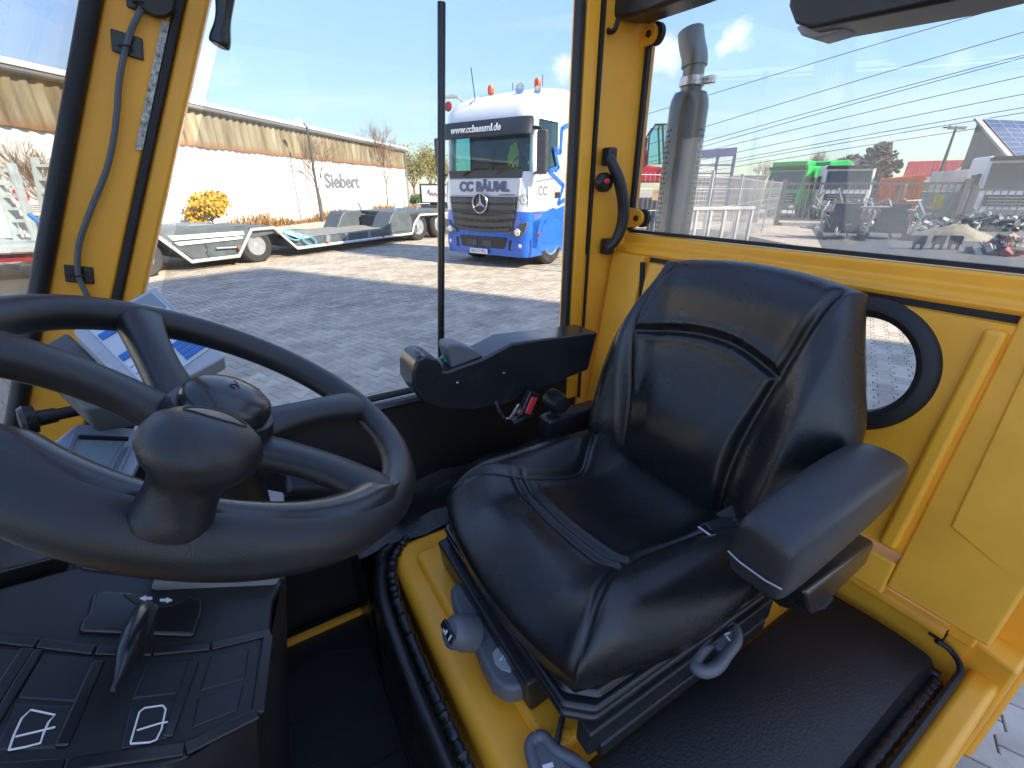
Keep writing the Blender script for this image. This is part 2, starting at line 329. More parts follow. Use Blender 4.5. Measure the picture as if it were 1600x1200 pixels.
# ================================================================== UNSEEN BUILDING BEHIND THE CAMERA (size and place chosen to cast the yard shade)
SD = Vector((math.sin(R(SUN_AZ)), math.cos(R(SUN_AZ)), 0)); HH = 21.5
Q = ground(415, 419); corner = Q + SD * (HH / math.tan(R(SUN_EL)))
d1 = Vector((math.sin(R(133.5)), math.cos(R(133.5)), 0)); d2 = Vector((math.sin(R(220)), math.cos(R(220)), 0))
hall = empty('shade_building', corner, 0, 'unseen building implied by the yard shade, height and footprint chosen for the light', 'tower')
MB().prism([Vector((0, 0, 0)), d1 * 22, d1 * 22 + d2 * 13, d2 * 13], (0, 0, HH - .3)).build('wall', mat('shade_building_wall', (.70, .70, .68), .6, var=(.5, .08)), hall)  # wall kept pale so that it returns light to the cab
MB().prism([Vector((0, 0, HH - .3)) - d1 * .0, d1 * 22 + Vector((0, 0, HH - .3)), d1 * 22 + d2 * 13 + Vector((0, 0, HH - .3)), d2 * 13 + Vector((0, 0, HH - .3))], (0, 0, .3)).build('roof', dark_steel, hall)

# ================================================================== LONG WHITE HALL ON THE LEFT
W1 = Vector((-.217 * 43, 43, 0)); W0 = Vector((-.956 * 14.5, 14.5, 0)); wd = (W1 - W0).normalized(); wnv = Vector((wd.y, -wd.x, 0)); WH = 4.78
Ws = W0 - wd * 22; WL = (W1 - Ws).length
wh = empty('white_warehouse', Ws, math.atan2(wd.y, wd.x), 'long white warehouse with rusty corrugated fascia and grey lettering', 'warehouse')
# local: x along the wall, -y towards the yard
def wl(px, py, off=0): w = hit(px, py, Ws + wnv * off, wnv) - Ws; return Vector((w.dot(wd), -w.dot(wnv), w.z))
MB().box((WL / 2, 6, WH / 2 - .05), (WL, 12, WH - .1)).build('wall', white_wall, wh)
fas = MB(); zf0, zf1 = 3.22, 4.55
G_ = [[], [], [], []]
n_ = int(WL / .06)
for i in range(n_ + 1):
    x = i * .06; y = -.10 - .055 * max(-.6, min(.6, 1.4 * math.sin(x / .42 * 2 * math.pi))); 
    for r_, z in enumerate((zf0 + .02 * math.sin(x * 3), (zf0 + zf1) / 2, (zf0 + zf1) / 2 + .001, zf1)): G_[r_].append((x, y + (.012 if r_ >= 2 else 0), z))
fas.grid(G_)
fmat = mat('weathered_corrugated', (.36, .31, .24), .85, var=(1.3, .30), bump=(30, .3, .01))
t = fmat.node_tree; b = t.nodes['Principled BSDF']; tcx = t.nodes.new('ShaderNodeTexCoord'); sx = t.nodes.new('ShaderNodeSeparateXYZ'); t.links.new(tcx.outputs['Object'], sx.inputs[0])
nz1 = t.nodes.new('ShaderNodeTexNoise'); nz1.inputs['Scale'].default_value = 1; nz1.inputs['Detail'].default_value = 6; mpn = t.nodes.new('ShaderNodeMapping'); mpn.inputs['Scale'].default_value = (3.5, 1, .35); t.links.new(tcx.outputs['Object'], mpn.inputs[0]); t.links.new(mpn.outputs[0], nz1.inputs['Vector'])
rp = t.nodes.new('ShaderNodeValToRGB'); e = rp.color_ramp.elements; e[0].position = .28; e[0].color = (.10, .07, .04, 1); e[1].position = .7; e[1].color = (.30, .27, .20, 1); m3 = rp.color_ramp.elements.new(.5); m3.color = (.21, .17, .105, 1); t.links.new(nz1.outputs[0], rp.inputs[0])
mr = t.nodes.new('ShaderNodeMapRange'); mr.inputs[1].default_value = zf0 + .28; mr.inputs[2].default_value = zf0; t.links.new(sx.outputs['Z'], mr.inputs[0])
mxx = t.nodes.new('ShaderNodeMix'); mxx.data_type = 'RGBA'; t.links.new(mr.outputs[0], mxx.inputs['Factor']); t.links.new(rp.outputs[0], mxx.inputs[6]); mxx.inputs[7].default_value = (.22, .10, .045, 1); t.links.new(mxx.outputs[2], b.inputs['Base Color'])
fas.build('corrugated_fascia', fmat, wh, sharp=80)
MB().box((WL / 2, 5.9, WH + .02), (WL + .2, 12.5, .16)).build('roof_edge', mat('white_trim', (.78, .78, .77), .5), wh, bevel=.02)
MB().tube([(0, -.26, WH - .14), (WL, -.26, WH - .14)], .075, 10).build('gutter', mat('zinc', (.30, .31, .32), .4, metal=.7), wh)
for px, y0, y1 in ((481, 200, 345),):
    continue
    a_ = wl(481, 215, .2); MB().tube([(a_.x, -.26, WH - .15), (a_.x + .05, -.14, zf1 - .6), (a_.x + .05, -.14, 0)], .055, 10).build('downpipe', mat('pipe_grey', (.12, .12, .12), .6), wh)
a_ = wl(628, 250, .1); MB().tube([(WL - .1, -.16, WH - .15), (WL - .1, -.16, 0)], .06, 8).build('downpipe', MAT['zinc'], wh)
sg = wl(536, 284, .03); p0 = wl(505, 284, .03); p1 = wl(565, 287, .03)
text_obj('wall_lettering', 'Siebert', 1.15, (sg.x, -.03, sg.z), (1, 0, 0), (0, 0, 1), mat('grey_letters', (.16, .17, .19), .6), wh, .02, bold=.03, sx=(p1.x - p0.x) / 3.7)
st_ = MB()
for k in range(16):
    c = wl(522 + k * 3.1, 262, .012); h_ = random.uniform(.15, .75); st_.box((c.x, -.012, zf0 - h_ / 2 + .05), (random.uniform(.05, .22), .004, h_))
st_.build('rain_streaks', mat('streak_grey', (.30, .31, .30), .8, var=(8, .4)), wh)
lpb = hit(503, 344, Ws + wnv * 1.6, wnv); lpb.z = 0; lpz = (hit(481, 197, Vector((lpb.x, lpb.y, 0)), (0, 1, 0))).z
lst = empty('yard_lamp', lpb, 0, 'dark slim lamp post in front of the white warehouse wall', 'lamp post')
MB().tube([(0, 0, 0), (0, 0, lpz)], [.075, .055], 10).build('pole', mat('pole_dark', (.05, .05, .052), .6), lst)
MB().tube([(0, 0, lpz - .02), (-.15, 0, lpz + .12), (-.3, 0, lpz + .12)], .035, 6).build('arm', MAT['pole_dark'], lst); MB().lathe([(0, 0), (.16, .03), (.2, .10), (0, .14)], (-.35, -.02, lpz + .18), (.3, -1, -.3), 16).build('lamp_head', mat('lamp_white', (.7, .7, .7), .4), lst)
# dry hedge strip along the wall
hg = MB()
random.seed(3)
for i in range(5200):
    x = random.uniform(5, WL - 1); y = -random.uniform(.3, 1.5); h = random.uniform(.12, .55) * (.7 + .5 * math.sin(x * .9)) ; a = random.uniform(0, 6.28); w = .03
    p = Ws + wd * x - wnv * y * -1 * -1; p = Ws + wd * x + wnv * (-y)
    l_ = Vector((random.gauss(0, .18), random.gauss(0, .18), max(.08, h)))
    u = Vector((math.cos(a), math.sin(a), 0)) * w
    hg.add([p + u, p - u, p - u * .6 + l_, p + u * .6 + l_], [(0, 1, 2, 3)])
ho_ = hg.build('dry_ground_cover', mat('dry_leaves', (.30, .17, .07), .9, var=(3, .4)), None, fix=False); tag(ho_, 'strip of dry brown ground cover along the white warehouse', 'ground cover', kind='stuff')

# ================================================================== TREES
def bare_tree(name, loc, h, seed, label, spread=.42, levels=5, leaf=None, trunk_r=.06, group=None, base=.38, cat='tree', nleaf=0, leaf_sz=.05):
    rnd = random.Random(seed); root = empty(name, loc, 0, label, cat, group); tr, cr = MB(), MB(); tips = []
    def br(p, d, ln, r, lv):
        m_ = tr if lv == 0 else cr; pts = [p]; q = p; dd = d
        ns = 3 if lv < 3 else 2
        for k in range(ns):
            dd = (dd + Vector((rnd.gauss(0, .09), rnd.gauss(0, .09), rnd.gauss(.04, .04)))).normalized(); q = q + dd * (ln / ns); pts.append(q)
        m_.tube(pts, [r * (1 - .45 * i / ns) for i in range(ns + 1)], 6 if lv == 0 else 4 if lv < 3 else 3, cap=False)
        tips.append((q, lv))
        if lv >= levels: return
        n = rnd.choice((4, 5)) if lv < 2 else rnd.choice((3, 3, 4))
        for i in range(n):
            a = rnd.uniform(0, 6.28); s = spread * rnd.uniform(.6, 1.35); up = dd.orthogonal().normalized(); v = Matrix.Rotation(a, 3, dd) @ up
            st = pts[-1] if i == 0 or lv == 0 else pts[rnd.choice((-1, -2))]
            br(st, (dd * math.cos(s) + v * math.sin(s)).normalized(), ln * rnd.uniform(.58, .82), max(r * .55, .006 * h / 4), lv + 1)
    br(Vector((0, 0, 0)), Vector((rnd.gauss(0, .03), rnd.gauss(0, .03), 1)), h * base, trunk_r, 0)
    tr.build('trunk', bark, root, sharp=80, fix=False)
    if leaf:
        for q, lv in tips:
            if lv < 2: continue
            for i in range(nleaf):
                c = q + Vector((rnd.gauss(0, .16), rnd.gauss(0, .16), rnd.gauss(0, .14))) * (h / 3); u = Vector((rnd.gauss(0, 1), rnd.gauss(0, 1), rnd.gauss(0, 1))).normalized() * leaf_sz; v = u.orthogonal().normalized() * leaf_sz * .7
                k = len(cr.v); 
                leafmb.add([c + u, c + v, c - u, c - v], [(0, 1, 2, 3)])
    cr.build('crown', mat('twig', (.20, .13, .08), .9, var=(6, .3)), root, sharp=80, fix=False)
    return root
def leafy(*a, leafm=None, **k):
    global leafmb
    leafmb = MB(); r = bare_tree(*a, leaf=True, **k); leafmb.build('foliage', leafm, r, fix=False); return r
bare_tree('bare_tree', ground(505, 343), 4.3, 11, 'bare young tree in front of the grey wall lettering', trunk_r=.07, base=.36)
bare_tree('bare_tree', ground(606, 331), 4.8, 23, 'bare young tree near the far end of the white warehouse', trunk_r=.07, base=.42)
p = W0 - wd * 1.0 + wnv * 1.0
bare_tree('bare_tree', p, 3.6, 31, 'bare shrub-like tree seen through the windscreen', trunk_r=.05, base=.25, spread=.36)
bare_tree('bare_tree', p + wd * 2.2, 3.4, 37, 'bare tree close to the windscreen pillar', trunk_r=.05, base=.25, spread=.36)
fb = hit(336, 350, Ws + wnv * 1.1, wnv); fb.z = 0
leafy('forsythia_bush', fb, 1.75, 5, 'round yellow flowering bush in front of the white wall', trunk_r=.05, base=.26, spread=.62, levels=5, cat='bush', nleaf=9, leaf_sz=.075, leafm=mat('yellow_blossom', (.50, .29, .02), .7, var=(4, .35)))
olive = mat('olive_leaves', (.17, .16, .04), .8, var=(.6, .4)); green = mat('hedge_leaves', (.07, .13, .02), .8, var=(1.5, .4))
for k, (px, Y, h, lab) in enumerate(((648, 55, 8.5, 'tall budding tree right beside the end of the warehouse'), (668, 60, 9.5, 'budding olive tree between warehouse and window divider'), (690, 64, 8.5, 'budding tree half hidden by the window divider'))):
    d = sray(px, 295); leafy('budding_tree', Vector((d.x / d.y * Y, Y, 0)), h, 50 + k, lab, trunk_r=.14, base=.2, spread=.42, levels=5, group='budding trees beyond the warehouse', nleaf=1, leaf_sz=.13, leafm=olive)
d = sray(650, 295); leafy('green_bush', Vector((d.x / d.y * 46, 46, 0)), 2.3, 77, 'green bush at the corner of the warehouse', trunk_r=.06, base=.15, spread=.7, levels=4, cat='bush', nleaf=12, leaf_sz=.14, leafm=green)
for k, (px, Y, h, lab) in enumerate(((1186, 120, 9, 'faint bare tree left of the green truck'), (1212, 130, 8, 'faint low bare tree behind the green truck cab'), (1282, 110, 10.5, 'bare tree rising behind the green truck body'), (1312, 115, 10, 'bare tree rising behind the white lorry cab'))):
    d = sray(px, 295); bare_tree('distant_tree', Vector((d.x / d.y * Y, Y, 0)), h, 90 + k, lab, trunk_r=.18, base=.3, levels=5, group='bare trees on the skyline')

# ================================================================== LOW-LOADER TRAILER
def wheel_part(parent, c, ax, rad, w, rm=None, name='wheel'):
    ax = Vector(ax).normalized()
    o = MB().lathe([(rad * .52, -w / 2 + .02), (rad * .6, -w / 2), (rad * .9, -w / 2), (rad, -w / 2 + .05), (rad, w / 2 - .05), (rad * .9, w / 2), (rad * .6, w / 2), (rad * .52, w / 2 - .02)], c, ax, 40).build(name, tyre_m, parent)
    r_ = rad * .57
    MB().lathe([(r_, w / 2 - .01), (r_ * .93, w / 2 + .008), (r_ * .86, w / 2 - .02), (r_ * .66, w / 2 - .09), (r_ * .40, w / 2 - .09), (r_ * .36, w / 2 - .02), (r_ * .20, w / 2 + .0), (0, w / 2 + .0)], c, ax, 32).build('rim', rm or rim_m, o)
    u = ax.orthogonal().normalized(); v = ax.cross(u); nb = MB()
    for k in range(10):
        t = k * math.pi / 5; nb.lathe([(r_ * .055, 0), (r_ * .055, .03), (0, .032)], Vector(c) + ax * (w / 2 - .09) + (u * math.cos(t) + v * math.sin(t)) * r_ * .53, ax, 6)
    nb.build('wheel_nuts', steel, o)['kind'] = 'stuff'
    return o
TB = ground(410, 411); td = Vector((math.sin(R(30)), math.cos(R(30)), 0)); tnn = Vector((td.y, -td.x, 0))      # tnn towards the yard / camera
trl = empty('low_loader_trailer', TB, math.atan2(td.y, td.x), 'long dark low-loader trailer with white edge striping, parked beside the white wall', 'trailer')
def tl(px, py, off=0): w = hit(px, py, TB + tnn * off, tnn) - TB; return Vector((w.dot(td), -w.dot(tnn), w.z))
tgrey = mat('trailer_grey', (.085, .10, .105), .5, var=(3, .3)); twhite = mat('retro_white', (.72, .72, .70), .5, var=(5, .12)); tdeck = mat('deck_boards', (.24, .22, .19), .85, var=(3, .3))
outl_ = [(225, 360), (250, 372), (300, 409), (374, 400), (393, 359), (428, 356), (465, 388), (644, 365), (648, 348), (656, 336), (705, 333)]
path = [tl(x, y, .02) for x, y in outl_]
MB().tube(path, .035, 4, sx=1.0).build('edge_stripe', twhite, trl)
# side skirts: panel between bed height and stripe
zt_ = .80
def skirt(pts, off, th, name, m): return MB().prism([tl(x, y, off) for x, y in pts], (0, th, 0)).build(name, m, trl)
skirt([(240, 364), (258, 374), (303, 406), (372, 398), (390, 360), (385, 352), (300, 358), (250, 360)], -.05, 2.2, 'rear_bed', tgrey)
skirt([(262, 369), (380, 361), (382, 367), (270, 376)], -.02, .03, 'side_panel', twhite); skirt([(272, 379), (380, 369), (379, 373), (280, 384)], -.02, .03, 'side_panel', twhite)
skirt([(393, 356), (428, 353), (438, 362), (420, 366), (395, 372), (388, 366)], -.05, 2.2, 'axle_bed', tgrey)
b0 = tl(468, 384); b1 = tl(642, 362)
MB().prism([(b0.x - .1, .05, .26), (b1.x + .4, .05, .30), (b1.x + .4, .05, .52), (b0.x - .1, .05, .44)], (0, 2.3, 0)).build('low_deck', tgrey, trl)
MB().prism([(b0.x + .2, .3, .452), (b1.x + .2, .3, .525), (b1.x + .2, .3, .54), (b0.x + .2, .3, .467)], (0, 1.8, 0)).build('deck_planks', tdeck, trl)
for px in (515, 545, 580): c = tl(px, 382); MB().box((c.x, .035, .38), (.12, .03, .22), (1, 0, -.25), (0, 1, 0), (.25, 0, 1)).build('side_bracket', mat('bracket_grey', (.20, .23, .25), .5), trl)
g0 = tl(560, 350); 
def fend(x0, x1, y0, y1, zt, name):
    pts = [(x0 - .35, .35), (x0, zt - .12), (x0 + .15, zt), (x1, zt), (x1 + .1, .5), (x1 + .1, .35)]
    MB().prism([(x, y0, z) for x, z in pts], (0, y1 - y0, 0)).build(name, tgrey, trl, bevel=.04)
cC = tl(658, 374); cD = tl(690, 369); wr = .46
fend(tl(614, 350).x, tl(647, 350).x - .1, .03, .75, .98, 'fender'); fend(tl(595, 350).x, tl(625, 350).x, 1.7, 2.4, .98, 'fender')
MB().box((cC.x + .6, 1.2, .92), (2.8, 2.2, .10)).build('rear_deck', tgrey, trl, bevel=.01)
MB().box((cC.x + .5, 1.2, .60), (3.2, .8, .5)).build('chassis_beam', dark_steel, trl)
MB().box((-1.1, 1.2, .50), (4.6, .9, .36)).build('chassis_beam', dark_steel, trl)
cA = tl(232, 432)
for cx, rad in ((cA.x, .40), (0.0, .40), (cC.x, wr), (cD.x, wr)):
    for y in (.22, 2.15): wheel_part(trl, (cx, y, rad), (0, -1, 0), rad, .32)
# ramp plates with blue rings, toolbox
r0 = tl(443, 367); ramp = MB().prism([tl(438, 362, -.2), tl(445, 357, -.2), tl(500, 376, -.2), tl(492, 381, -.2)], (0, .7, 0)).build('ramp_plate', mat('pale_ramp', (.55, .62, .60), .5, var=(6, .3)), trl)
for x, y in ((455, 367), (482, 375)):
    c = tl(x, y, .0); MB().tube([c + Vector((math.cos(t) * .20, -.03, math.sin(t) * .11 - math.cos(t) * .08)) for t in [k * math.pi / 10 for k in range(21)]], .022, 6).build('lashing_ring', mat('sky_blue_paint', (.10, .35, .50), .5), trl)
MB().prism([tl(285, 358, -.9), tl(300, 349, -.9), tl(330, 350, -.9), tl(360, 355, -.9), tl(350, 360, -.9)], (0, .9, 0)).build('spare_ramp', mat('bracket_grey', (.20, .23, .25), .5), trl)
c = tl(325, 388, .03); MB().tube([c + Vector((0, 0, .12)), c + Vector((.03, 0, .02)), c + Vector((-.02, 0, -.05)), c + Vector((.02, 0, -.13))], .012, 5).build('hanging_chain', silver, trl)
c = tl(355, 385, .0); MB().tube([tl(338, 388), tl(374, 386)], .02, 6).build('hand_lever', lgrey, trl)
for px, py in ((374, 386), (512, 379), (599, 369)): c = tl(px, py, .06); MB().box(c, (.07, .03, .06)).build('marker_lamp', mat('amber', (.45, .10, .02), .4), trl)
for px, py, w, h in ((625, 325, .5, .45), (662, 328, .7, .42)):
    c = tl(px, py, -.6); f = MB()
    f.tube([c + Vector((-w / 2, 0, -h / 2)), c + Vector((-w / 2, 0, h / 2)), c + Vector((w / 2, 0, h / 2)), c + Vector((w / 2, 0, -h / 2)), c + Vector((-w / 2, 0, -h / 2))], .025, 6); f.build('headboard_frame', lgrey, trl)
# advertising board on the trailer nose
bc = Vector((-2.62, 17.9, 1.55)); dd_ = sray(685, 303); bY = 19.5; bc = Vector((dd_.x / dd_.y * bY, bY, CAM_H + dd_.z / dd_.y * bY))
bd = empty('name_board', (bc.x, bc.y, 0), 0, 'white board with dark red script behind the window divider', 'sign')
zc = bc.z
MB().box((0, 0, zc), (1.35, .05, .62)).build('board', mat('board_white', (.62, .62, .62), .6), bd, bevel=.01)
MB().box((0, .06, zc - .1), (1.5, .03, .95)).build('board_backing', dark_steel, bd)
MB().tube(spline([(-.42 + .035 * k, -.03, zc + .06 * math.sin(k * 1.7) - .01 * k * .1 + (.09 if k in (1, 2) else 0)) for k in range(25)], 4), .012, 5).build('script', mat('dark_red_ink', (.22, .04, .05), .6), bd)
for x in (-.6, .6): MB().box((x, .09, zc / 2 - .2), (.08, .06, zc - .4)).build('post', dark_steel, bd)

# ================================================================== RAMP TRAILER AND STOP BANNER SEEN THROUGH THE WINDSCREEN
def lad(p_bot, p_top, w, lab):
    b, t2 = p_bot, p_top; r_ = empty('loading_ramp', (b.x, b.y, 0), 0, lab, 'ramp', 'raised loading ramps left of the windscreen pillar'); d = t2 - b; s_ = Vector((1, .2, 0)).normalized() * w
    l0 = Vector((0, 0, b.z)); gm = mat('ramp_paint', (.50, .55, .54), .5, var=(5, .2))
    for k in (-.5, .5): MB().box(l0 + d * .5 + s_ * k, (.07, .16, d.length), s_, d.cross(s_), d).build('rail', gm, r_, bevel=.01)
    for k in range(7): MB().box(l0 + d * (.08 + k * .14), (w, .12, .05), s_, d.cross(s_), d).build('rung', gm, r_)
    return r_
YR = 9.6
def gy(px, py, Y): d = sray(px, py); return CAMP + d * (Y / d.y)
lad(gy(48, 392, YR), gy(2, 255, YR), .32, 'pale grey loading ramp leaning at the left picture edge')
lad(gy(95, 392, YR + .5), gy(68, 246, YR + .5), .32, 'pale grey loading ramp half hidden by the windscreen pillar')
rt_ = empty('ramp_trailer', ground(55, 440), R(30), 'grey trailer tail carrying two raised ramps', 'trailer')
MB().box((-.2, .9, .62), (2.2, 2.0, .14)).build('deck', MAT['ramp_paint'], rt_, bevel=.02); MB().box((-.2, .05, .45), (2.0, .05, .14)).build('light_bar', mat('lamp_red', (.35, .02, .02), .4), rt_)
for x in (-1.0, .5): MB().box((x, .9, .28), (.10, .10, .56)).build('support_leg', dark_steel, rt_)
sb = empty('stop_banner', (gy(46, 315, 13.3).x, 13.3, 0), R(20), 'white banner with a red stop sign beside the ramps', 'banner'); zb = gy(46, 315, 13.3).z
MB().box((0, 0, zb), (.62, .02, .72)).build('banner_sheet', mat('banner_white', (.72, .70, .68), .7), sb)
MB().lathe([(0, .004), (.19, .004), (.19, 0)], (-.12, -.012, zb + .16), (0, -1, 0), 8).build('stop_octagon', mat('sign_red', (.55, .03, .03), .5), sb)
text_obj('stop_text', 'STOP', .12, (-.12, -.022, zb + .16), (1, 0, 0), (0, 0, 1), white_ink, sb, .001, bold=.004)
for k in range(4): MB().box((.0, -.0125, zb - .10 - .055 * k), (.46 - .08 * (k % 2), .003, .02)).build('banner_line', mat('banner_ink', (.3, .06, .06) if k > 2 else (.2, .2, .2), .6), sb)
for x in (-.28, .28): MB().tube([(x, .03, 0), (x, .03, zb + .4)], .02, 6).build('post', steel, sb)
bl_ = gy(58, 345, 9.0); hb = empty('blue_hoist', (bl_.x, bl_.y, 0), 0, 'bright blue strap hanging beside the ramps', 'strap')
MB().tube([(-.10, 0, bl_.z + .12), (0, 0, bl_.z), (.14, 0, bl_.z - .16)], .045, 6).tube([(.14, 0, bl_.z - .16), (.16, 0, 0)], .012, 6).build('strap', mat('strap_blue', (.02, .20, .55), .6), hb)
# ================================================================== FORKLIFT (camera stands in its left door opening)
fork = empty('forklift_truck', AX * ROOT_A + BX * ROOT_B, math.atan2(AX.y, AX.x), 'yellow forklift seen from inside its cab, with black seat and steering wheel', 'forklift')
def F(mb, name, m, parent=fork, label=None, **k):
    o = mb.build(name, m, parent, **k)
    if label: o['label'] = label
    return o
# ---- chassis, counterweight, wheels (below the view, they carry the cab)
F(MB().box(L(.45, .5, -1.20), (1.05, 1.0, .14)).box(L(-.55, .5, -1.22), (.95, .9, .18)), 'chassis', plastic, bevel=.01)
F(MB().prism([L(1.03, .04, -.87), L(1.65, .04, -.90), L(1.85, .04, -1.05), L(1.85, .04, -1.4), L(1.03, .04, -1.4)], (0, .98, 0)), 'counterweight', yellow, bevel=.05, seg=3)
def lift_wheel(a, b, rad, w):
    prof = [(rad * .55, -w / 2), (rad * .9, -w / 2), (rad, -w / 2 + .03), (rad, w / 2 - .03), (rad * .9, w / 2), (rad * .55, w / 2)]
    o = F(MB().lathe(prof, L(a, b, rad - CAM_H), LB, 36), 'wheel', rubber)
    F(MB().lathe([(0, -w / 2 + .02), (rad * .5, -w / 2 + .03), (rad * .56, -w / 2 - .005), (rad * .56, w / 2 + .005), (rad * .5, w / 2 - .03), (0, w / 2 - .02)], L(a, b, rad - CAM_H), LB, 24), 'rim', yellow, o)
for a, b, rad, w in ((-.62, -.02, .36, .22), (-.62, 1.02, .36, .22), (1.35, .08, .29, .18), (1.35, .92, .29, .18)): lift_wheel(a, b, rad, w)
# ---- floor and inner walls
F(MB().box(L(-.16, .53, -1.115), (.62, 1.02, .03)), 'floor_plate', plastic)
F(MB().box(L(.03, .985, -1.092), (.50, .012, .016)), 'sill_strip', yellow_dull)
# far side liner below the window
F(MB().prism([L(-.46, 1.02, -1.10), L(.86, 1.02, -1.10), L(.86, 1.02, -.50), L(-.38, 1.02, -.50)], (0, .05, 0)), 'side_liner', plastic, bevel=.012, label='black liner panel under the side window')
F(MB().tube([L(-.36, 1.012, -.495), L(.86, 1.012, -.495)], .012, 8), 'window_ledge', plastic_s)
F(MB().tube([L(-.36, 1.034, -.478), L(.86, 1.034, -.478)], .009, 8), 'window_seal', rubber)
# front liner under the windscreen
F(MB().prism([L(-.40, -.02, -.52), L(-.40, -.02, -1.1), L(-.46, -.02, -1.1), L(-.46, -.02, -.52)], (0, 1.08, 0)), 'front_bulkhead', yellow, bevel=.01)

# ---- A-pillar on the far side (raked), with seals, cable and clips
def slant(z): return -.190 + .455 * (z + .10)          # a of the pillar's inner band centre at height z
def pil(off0, off1, b0, b1, z0, z1): return [L(slant(z0) + off0, b0, z0), L(slant(z0) + off1, b0, z0), L(slant(z1) + off1, b0, z1), L(slant(z1) + off0, b0, z1)], (0, b1 - b0, 0)
ap = F(MB().prism(*pil(-.066, .022, 1.03, 1.075, -.55, .50)), 'front_pillar', yellow, bevel=.006, label='raked yellow windscreen pillar')
F(MB().prism(*pil(.034, .066, 1.035, 1.085, -.50, .50)), 'door_frame', yellow, bevel=.006)
F(MB().prism(*pil(.0215, .0345, 1.026, 1.07, -.52, .50)), 'door_seal', rubber, bevel=.003)
F(MB().tube([L(slant(-.56) - .076, 1.025, -.56), L(slant(.5) - .076, 1.025, .5)], .0125, 10), 'windscreen_seal', rubber)
lab = MB()
lab.box(L(slant(.15) + .016, 1.0275, .15), (.010, .003, .20), (1, 0, 0), (0, 1, 0), (.455, 0, 1)); F(lab, 'peeling_label', mat('paper_label', (.42, .40, .36), .7, var=(160, .85)), ap)
cpx = [(236, -60), (226, 0), (206, 45), (194, 85), (186, 130), (183, 170), (177, 220), (165, 270), (143, 325), (126, 372), (121, 405), (123, 432), (134, 458), (150, 490), (165, 520)]
F(MB().tube(spline([pb(x, y, 1.018) for x, y in cpx], 5), .0042, 8), 'cable', cable_m)
for (x, y, sz) in ((199, 70, .038), (124, 429, .036), (221, 2, .036)):
    c = pb(x, y, 1.0275); m_ = MB().box(c, (sz, .004, sz * .8), (1, 0, -.22), (0, 1, 0), (.22, 0, 1)).box(c - Vector((0, .004, 0)), (.006, .007, .02), (1, 0, -.22), (0, 1, 0), (.22, 0, 1)); q = F(m_, 'cable_clip', plastic_s, bevel=.002)
    F(MB().tube([pb(x - 4, y + 2, 1.013) + LA * math.cos(t) * .008 + LB * math.sin(t) * .006 for t in [k * math.pi / 8 for k in range(17)]], .0012, 5), 'cable_tie', plastic_s, q)
F(MB().lathe([(0, -.012), (.024, -.010), (.026, 0), (.02, .006), (0, .007)], pb(240, -4, 1.02), LB, 20), 'lamp_socket', plastic)
# black grip that hangs in front of the pillar at the top
gp = spline([pb(352, -60, 1.0), pb(351, 0, 1.0), pb(347, 45, 1.0), pb(342, 72, 1.0)], 6)
F(MB().tube(gp, [.013 + .002 * math.sin(k * .5) for k in range(len(gp))], 12), 'hanging_grip', plastic_s, bevel=.003, label='black grip hanging at the top of the windscreen pillar')
# black light/mirror pivot at the bottom of the windscreen
kb = hit(48, 656, BX * .93, BX); kb = toL(kb)
F(MB().lathe([(0, -.03), (.012, -.03), (.013, -.008), (.022, -.006), (.024, .006), (.020, .012), (0, .014)], kb, Vector((-.9, -.35, .1)), 24).tube([kb, kb + Vector((.055, .02, -.005)), kb + Vector((.09, .07, -.02))], .010, 10), 'pivot_knob', plastic)
# ---- rear post on the far side
post = MB()
post.prism([L(.815, 1.015, -.62), L(.855, 1.015, -.62), L(.855, 1.015, .5), L(.815, 1.015, .5)], (0, .06, 0))
F(post, 'door_post', yellow, bevel=.004)
F(MB().prism([L(.862, 1.02, -.62), L(.90, 1.02, -.62), L(.955, 1.012, -.62), L(1.0, .998, -.62), L(1.03, .998, -.62), L(1.03, 1.07, -.62), L(.862, 1.07, -.62)], (0, 0, 1.12)), 'rear_post', yellow, bevel=.006, seg=3)
F(MB().box(L(.8585, 1.03, -.06), (.006, .05, 1.12)), 'post_gap', rubber)
F(MB().box(L(.806, 1.034, -.05), (.014, .03, .92)), 'window_edge_seal', rubber, bevel=.004)
F(MB().tube([L(.398, 1.03, -.47), L(.455, 1.03, .34)], .0085, 12), 'window_divider', plastic_s, label='slim black upright in the side window')
F(MB().prism([L(slant(-.478) + .09, 1.052, -.478), L(.80, 1.052, -.478), L(.80, 1.052, .42), L(slant(.42) + .09, 1.052, .42)], (0, .005, 0)), 'side_glass', window_glass)
# windscreen
wz0, wz1 = -.53, .45
F(MB().prism([L(slant(wz0) - .075, -.02, wz0), L(slant(wz0) - .075, 1.02, wz0), L(slant(wz1) - .075, 1.02, wz1), L(slant(wz1) - .075, -.02, wz1)], (-.005, 0, .002)), 'windscreen', front_glass)
# ---- roof: perimeter frame with a clear panel
rf = MB()
rf.box(L(.48, 1.05, .50), (.96, .07, .06)).box(L(.48, -.02, .50), (.96, .07, .06)).box(L(.08, .515, .50), (.07, 1.0, .06)).box(L(.99, .515, .50), (.09, 1.0, .06))
F(rf, 'roof_frame', yellow, bevel=.01)
F(MB().box(L(.53, .515, .535), (.84, 1.0, .006)), 'roof_panel', roof_glass)
F(MB().tube([L(slant(-.55) - .02, -.03, -.55), L(slant(.5) + .02, -.03, .5)], .024, 16), 'front_pillar', yellow)
